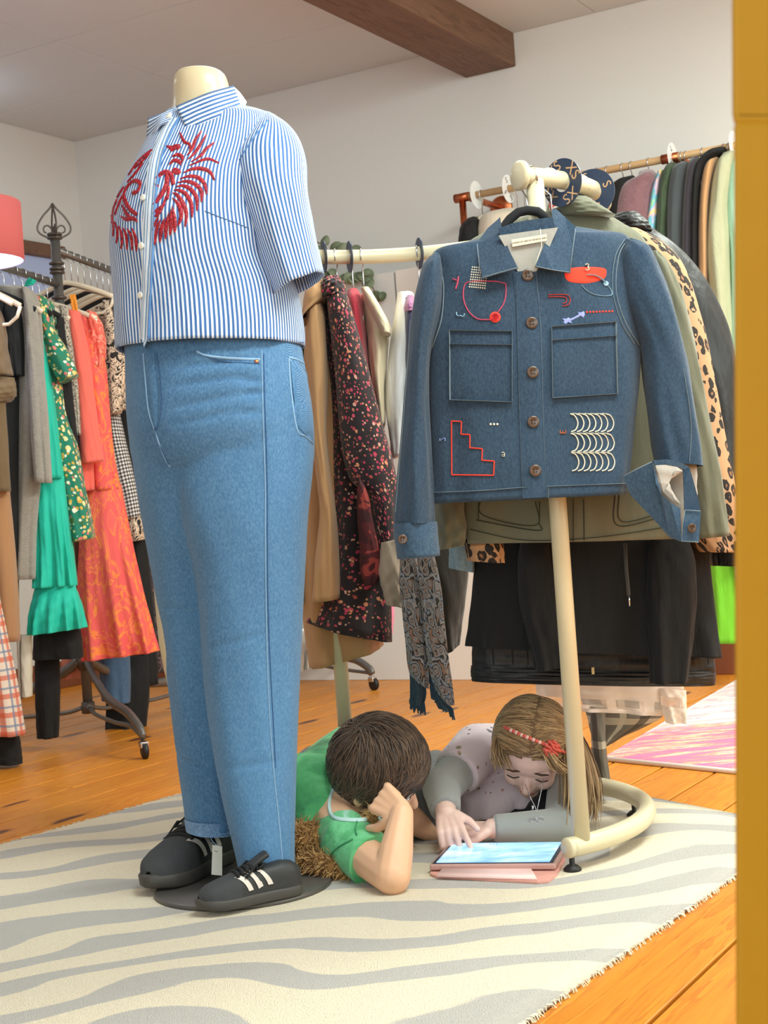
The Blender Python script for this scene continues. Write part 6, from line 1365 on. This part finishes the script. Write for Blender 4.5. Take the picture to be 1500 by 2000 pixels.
garment('sheer_skirt', 'sheer white skirt with woven bands below the black puffer jacket', 'skirt', (0, 3.22, -.02, 1), [('body', [(1036, 1290, 1338, 1296, .03), (1044, 1330, 1336, 1340, .03), (1050, 1360, 1336, 1374, .03), (1060, 1380, 1335, 1400, .03)], .03, shm.m, {'rip': .010, 'ripn': 9, 'n': 80, 'cap': (False, False)}), ('tail', [(1284, 1340, 1334, 1344), (1288, 1380, 1335, 1384), (1296, 1408, 1334, 1408)], .02, shm.m, {'shift': -.03, 'cap': (False, False)})], gf_)
garment('plaid_trousers', 'grey and cream plaid trouser leg hanging beside the child with fair hair', 'trousers', (0, 3.34, 0, 1), [('leg', [(1120, 1330, 1298, 1340), (1142, 1385, 1296, 1392), (1150, 1415, 1272, 1412), (1156, 1440, 1222, 1434), (1162, 1454, 1192, 1450)], .04, gplaid, {'rip': .003}), ('leg', [(1142, 1370, 1172, 1370), (1146, 1440, 1172, 1440), (1152, 1490, 1178, 1490), (1160, 1532, 1184, 1528)], .03, gplaid, {'shift': -.08, 'rip': .004})], gf_)
# hangers of the round rack: one per garment, on the curved rail
for a, lab, m in ((A0+.18, 'clear hanger hook of the olive jacket', creamh), (A0+.42, 'cream hanger of the leopard coat', creamh), (A0+.66, 'hanger of the long black coat', creamh), (A0+.78, 'hanger of the black puffer', creamh)):
    dr = Vector((math.cos(a), math.sin(a), 0)); hanger(lab, onarc(a, RZT), Vector((1, .12, 0)), m, .0165, .085, .10, slope=.06, group='hangers on the round rack')
for x, lab in ((618, 'wire hanger hook of the tan coat'), (655, 'wire hanger hook of the dark floral dress'), (686, 'wire hanger hook of the red blouse'), (706, 'white hanger of the cream jacket'), (816, 'hanger of the white shirt')):
    a = min(np.linspace(math.radians(60), math.radians(150), 300), key=lambda q: abs(unpx(onarc(q, RZT))[0]-x)); p = onarc(a, RZT)
    hanger(lab, p, Vector((-.12, -1, 0)), creamh, .0165, .105, .08, slope=.05, group='hangers on the round rack')
for x, lab in ((632, 'dark round size disc beside the shirt cuff'), (683, 'dark round size disc above the red blouse'), (818, 'dark round size disc near the denim jacket shoulder')):
    a = min(np.linspace(math.radians(60), math.radians(150), 300), key=lambda q: abs(unpx(onarc(q, RZT))[0]-x)); disc(onarc(a, RZT), Vector((1, .22, 0)), .036, .0175, navy, goldp, 'M', lab, 'size discs on the round rack', .4, n=0)
# ---- copper pipe rack on the back wall
copper = metal((196, 112, 74), .28, .15); railw = plain((198, 158, 112), .45, 0, .03, 60, .06, 'waxed_pipe')
CB = .30; CPL = (R(0, CB).x, R(0, CB).y, DB.x, DB.y)
c0, c1 = pp(903, 386, CPL), pp(1460, 250, CPL); cz = (c0.z+c1.z)/2
ca0, ca1 = room_ab(c0)[0], room_ab(c1)[0]; C0 = R(ca0, CB, c0.z); C1 = R(ca1+.25, CB, c0.z)
crack = thing('wall_rail', 'copper pipe clothes rail fixed to the back wall above the coloured garments', 'clothes rail', R((ca0+ca1)/2, 0, c0.z))
def cp(x): q = pp(x, 386-(x-903)*.2435, CPL); return R(room_ab(q)[0], CB, c0.z)
tube('rail', [C0, C1], .0135, railw, crack, 14)
for x in (903, 1308):
    q = cp(x); tube('elbow', [q-DA*.03, q+DA*.03], .0175, copper, crack, 14); tube('drop_pipe', [q, q-Vector((0, 0, .34))], .013, copper, crack, 12)
    m_ = q+DB*-.28; tube('bracket', [q+DA*.02, m_+DA*.02], .013, copper, crack, 12); lathe('flange', [(.0, .012), (.02, .012), (.045, .006), (.048, 0), (0, 0)], copper, crack, 28, R(room_ab(q)[0]+.02, .003, c0.z), DB)
for x, lab in ((931, 'blank white size disc at the far end of the copper rail'), (993, 'white S size disc on the copper rail'), (1313, 'white L size disc by the copper joint'), (1432, 'white size disc half hidden by the yellow post')):
    disc(cp(x), DA, .052, .0145, whp, inkp, 'L' if x == 1313 else 'S', lab, 'white discs on the copper rail', .5, n=0 if x in (931, 1432) else 4, tsz=.03)
gc_ = 'garments on the copper rail'
def cg(name, label, cat, x, rows, th, m, **k):
    q = cp(x); l = rows[-1]; rows = rows+[(l[0]+8, l[1]+330, l[2]+8, l[3]+330)]; return garment(name, label, cat, vplane(q), [('body', rows, th, m, k)], gc_)
garment('lime_dress', 'lime green garment hanging low beside the yellow post', 'dress', vplane(cp(1425)), [('body', [(1424, 320, 1458, 318), (1418, 420, 1460, 420), (1400, 800, 1456, 800), (1366, 1040, 1452, 1040), (1378, 1100, 1452, 1100), (1382, 1180, 1450, 1180), (1385, 1254, 1452, 1254)], .06, lime, {'creases': .004})], gf_)
cg('lace_tunic', 'black lace top at the far end of the copper rail', 'top', 925, [(908, 432, 934, 426), (897, 452, 944, 444), (894, 500, 946, 494), (896, 560, 944, 556)], .10, blackc, creases=.005)
cg('grey_coat', 'pale beige top behind the collar of the denim jacket', 'top', 985, [(950, 418, 1010, 408), (935, 436, 1040, 430), (930, 520, 1040, 510)], .10, cloth((214, 200, 180), name='beige_cotton'))
cg('red_patterned_tunic', 'red and green top peeping out below the XS disc', 'top', 1095, [(1072, 394, 1118, 384), (1068, 420, 1122, 415), (1068, 500, 1122, 490)], .08, blotch(((0, (214, 60, 50)), (.5, (230, 220, 210)), (.56, (90, 130, 80))), 14, .5))
cg('black_sweater', 'black sweater on the copper rail behind the S disc', 'sweater', 1215, [(1218, 352, 1240, 346), (1194, 366, 1246, 360), (1184, 420, 1240, 415), (1182, 600, 1240, 600)], .10, blackc)
cg('mauve_sweater', 'mauve knitted sweater with high collar on the copper rail', 'sweater', 1262, [(1248, 338, 1278, 336), (1240, 352, 1286, 350), (1212, 368, 1288, 372), (1202, 400, 1284, 400), (1196, 500, 1276, 500), (1196, 640, 1276, 640)], .11, knit((128, 92, 98), 90))
cg('rainbow_scarf', 'pastel rainbow top beside the mauve sweater', 'top', 1278, [(1284, 338, 1296, 336), (1274, 370, 1292, 366), (1266, 410, 1288, 406), (1260, 470, 1284, 470), (1258, 640, 1284, 640)], .10, rainb)
cg('quilted_coat', 'dark green quilted coat next to the pastel top on the copper rail', 'coat', 1298, [(1300, 326, 1322, 322), (1290, 350, 1320, 340), (1284, 400, 1310, 390), (1280, 480, 1306, 480), (1280, 640, 1306, 640)], .11, cloth((58, 76, 52), .8, .2, .1, .9, 40, 'green_quilting'), creases=.003)
cg('slate_coat', 'dark slate grey coat on the copper rail', 'coat', 1318, [(1324, 324, 1346, 320), (1308, 344, 1344, 336), (1300, 400, 1340, 390), (1300, 480, 1334, 480), (1300, 700, 1336, 700)], .12, cloth((62, 70, 74), name='slate_wool'))
cg('aubergine_coat', 'dark aubergine coat between the slate coat and tan coat', 'coat', 1340, [(1346, 316, 1366, 310), (1340, 340, 1362, 332), (1334, 400, 1354, 400), (1332, 500, 1352, 500), (1334, 720, 1354, 720)], .12, cloth((48, 42, 52), name='aubergine_wool'))
cg('black_parka', 'black jacket with raised collar on the copper rail', 'jacket', 1360, [(1386, 296, 1420, 292), (1368, 312, 1416, 304), (1354, 340, 1380, 334), (1350, 420, 1366, 420), (1350, 700, 1368, 700)], .12, blackc, creases=.003)
cg('tan_blazer', 'thin tan strip of a blazer on the copper rail beside the sage jacket', 'jacket', 1376, [(1390, 316, 1404, 312), (1374, 336, 1398, 330), (1366, 400, 1386, 400), (1364, 520, 1384, 520), (1366, 720, 1386, 720)], .12, tan)
cg('sage_jacket', 'pale sage linen jacket by the yellow post', 'jacket', 1404, [(1410, 304, 1440, 300), (1396, 330, 1438, 322), (1384, 400, 1430, 400), (1378, 500, 1432, 500), (1392, 640, 1436, 640), (1410, 760, 1440, 760)], .12, sage, creases=.004)
cg('mint_sweater', 'mint ribbed sweater half hidden by the yellow post', 'sweater', 1432, [(1430, 312, 1460, 308), (1420, 340, 1462, 340), (1416, 420, 1464, 420), (1426, 520, 1464, 520), (1426, 800, 1470, 800)], .10, mint)
for i, x in enumerate((940, 1008, 1022, 1165, 1185, 1215, 1232, 1266, 1330, 1338, 1371, 1412, 1422)):
    p = cp(x); hanger(('%s hanger from the far end of the copper rail' % (ords+('eleventh', 'twelfth', 'thirteenth'))[i]), p, Vector((-DB.x, -DB.y, 0))*1.0, creamh, .0135, .085, .06, slope=.03, group='hangers on the copper rail')
# ---- eucalyptus garland behind the round rack
eu = NT('eucalyptus_leaf'); oi = eu.n('ObjectInfo'); eu.set('Base Color', eu.ramp(oi.outputs['Random'], [(0, s2l((96, 112, 84))), (1, s2l((142, 152, 124)))])).set('Roughness', .6); eu = eu.m
WPL = (R(0, .17).x, R(0, .17).y, DB.x, DB.y); e_c = pp(680, 530, WPL)
gar = thing('eucalyptus_garland', 'eucalyptus garland with round grey green leaves hanging behind the ivory rail', 'plant', e_c)
stemm = plain((110, 92, 70), .8, name='stem'); lp = []
for path, n in (([(610, 468), (632, 480), (648, 496), (658, 474)], 6), ([(612, 545), (650, 540), (690, 545), (720, 552), (735, 575), (744, 588)], 13), ([(640, 500), (662, 490), (682, 486), (706, 490)], 7), ([(620, 560), (645, 556), (664, 566)], 4), ([(650, 500), (672, 488), (682, 488)], 2), ([(690, 545), (712, 540), (722, 538)], 3)):
    C = catmull(path, 14); tube('stem', [pp(x, y, WPL) for x, y in C], .0022, stemm, gar, 5)
    for i in range(n): s = (i+.6)/n*13; x, y = C[min(13, int(s))]; lp.append((x, y))
rng = random.Random(8); lm = {}
for i, (x, y) in enumerate(lp):
    c = pp(x+rng.uniform(-9, 9), y+rng.uniform(-9, 9), WPL)+Vector((0, rng.uniform(-.02, .01), 0)); r = rng.uniform(.020, .030)
    nrm = Vector((rng.gauss(0, .5), -1, rng.gauss(0, .5))).normalized(); a1 = nrm.orthogonal().normalized(); a2 = nrm.cross(a1)
    V = [c]+[c+(a1*math.cos(q)*r+a2*math.sin(q)*r*.9)+nrm*.004*math.cos(2*q) for q in np.linspace(0, 6.283, 13)[:-1]]; V += [v-nrm*.0008 for v in V]
    Fc = [[0, 1+k, 1+(k+1) % 12] for k in range(12)]+[[13, 14+(k+1) % 12, 14+k] for k in range(12)]+[[1+k, 14+k, 14+(k+1) % 12, 1+(k+1) % 12] for k in range(12)]
    mk('leaf', V, Fc, eu, gar)
# ---- foot of a second rolling rack behind
sp = pf(610, 1340); sp.z = 0; cs = pf(729, 1348, .0); srack = thing('rolling_rack', 'second iron rolling rack, its chrome foot showing behind the ivory post', 'clothes rack', sp)
d = (cs-sp); Rs = d.length; a1_ = math.atan2(d.y, d.x)
tube('post', [sp+Vector((0, 0, .08)), sp+Vector((0, 0, .80))], .0165, iron, srack, 14)
for k in range(4):
    a = a1_+k*math.pi/2; d = Vector((math.cos(a), math.sin(a), 0))
    tube('leg', [sp+d*r+Vector((0, 0, z)) for r, z in catmull([(.018, .20), (.08, .175), (Rs*.45, .13), (Rs*.75, .115), (Rs*.95, .085), (Rs, .062)], 20)], .011, iron, srack, 10, flat=1.5); tube('leg_brace', [sp+d*r+Vector((0, 0, z)) for r, z in catmull([(.018, .09), (Rs*.5, .075), (Rs*.97, .066)], 14)], .007, iron, srack, 8); caster(sp+d*Rs, d, srack)
# ---- yellow painted post at the right, close to the camera
ye = NT('mustard_paint'); n_ = ye.noise(ye.co('Object'), 30, 3); ye.set('Base Color', ye.mix(n_.outputs[0], s2l((186, 136, 8)), s2l((194, 144, 12)))).set('Roughness', .7); ye = ye.m
yp = thing('yellow_post', 'mustard yellow painted post close by at the right edge', 'post', (px(1470, 1000, .72).x, .72, .005))
def post_seg(name, y0, y1, xo, th):
    a, b = px(1435+xo+(y0-1000)*.0022, y0, .72), px(1435+xo+(y1-1000)*.0022, y1, .72); w_ = Vector((CR, 0, -SR))*.06
    V = []
    for p in (a, b): q = CO+(p-CO)*((.72+th)/.72); V += [p, p+w_, q+w_, q]
    bm = bmesh.new(); vs = [bm.verts.new(v) for v in V]
    for f in ((0, 1, 2, 3), (7, 6, 5, 4), (0, 4, 5, 1), (1, 5, 6, 2), (2, 6, 7, 3), (3, 7, 4, 0)): bm.faces.new([vs[i] for i in f])
    bmesh.ops.recalc_face_normals(bm, faces=bm.faces[:]); bmesh.ops.bevel(bm, geom=bm.edges[:], offset=.003, segments=2, affect='EDGES', profile=.5)
    return bm_obj(name, bm, ye, yp)
post_seg('lower_post', 236, 3720, 0, .05); post_seg('upper_post', -420, 238, -3, .052); post_seg('collar', 212, 246, -1.5, .0535)
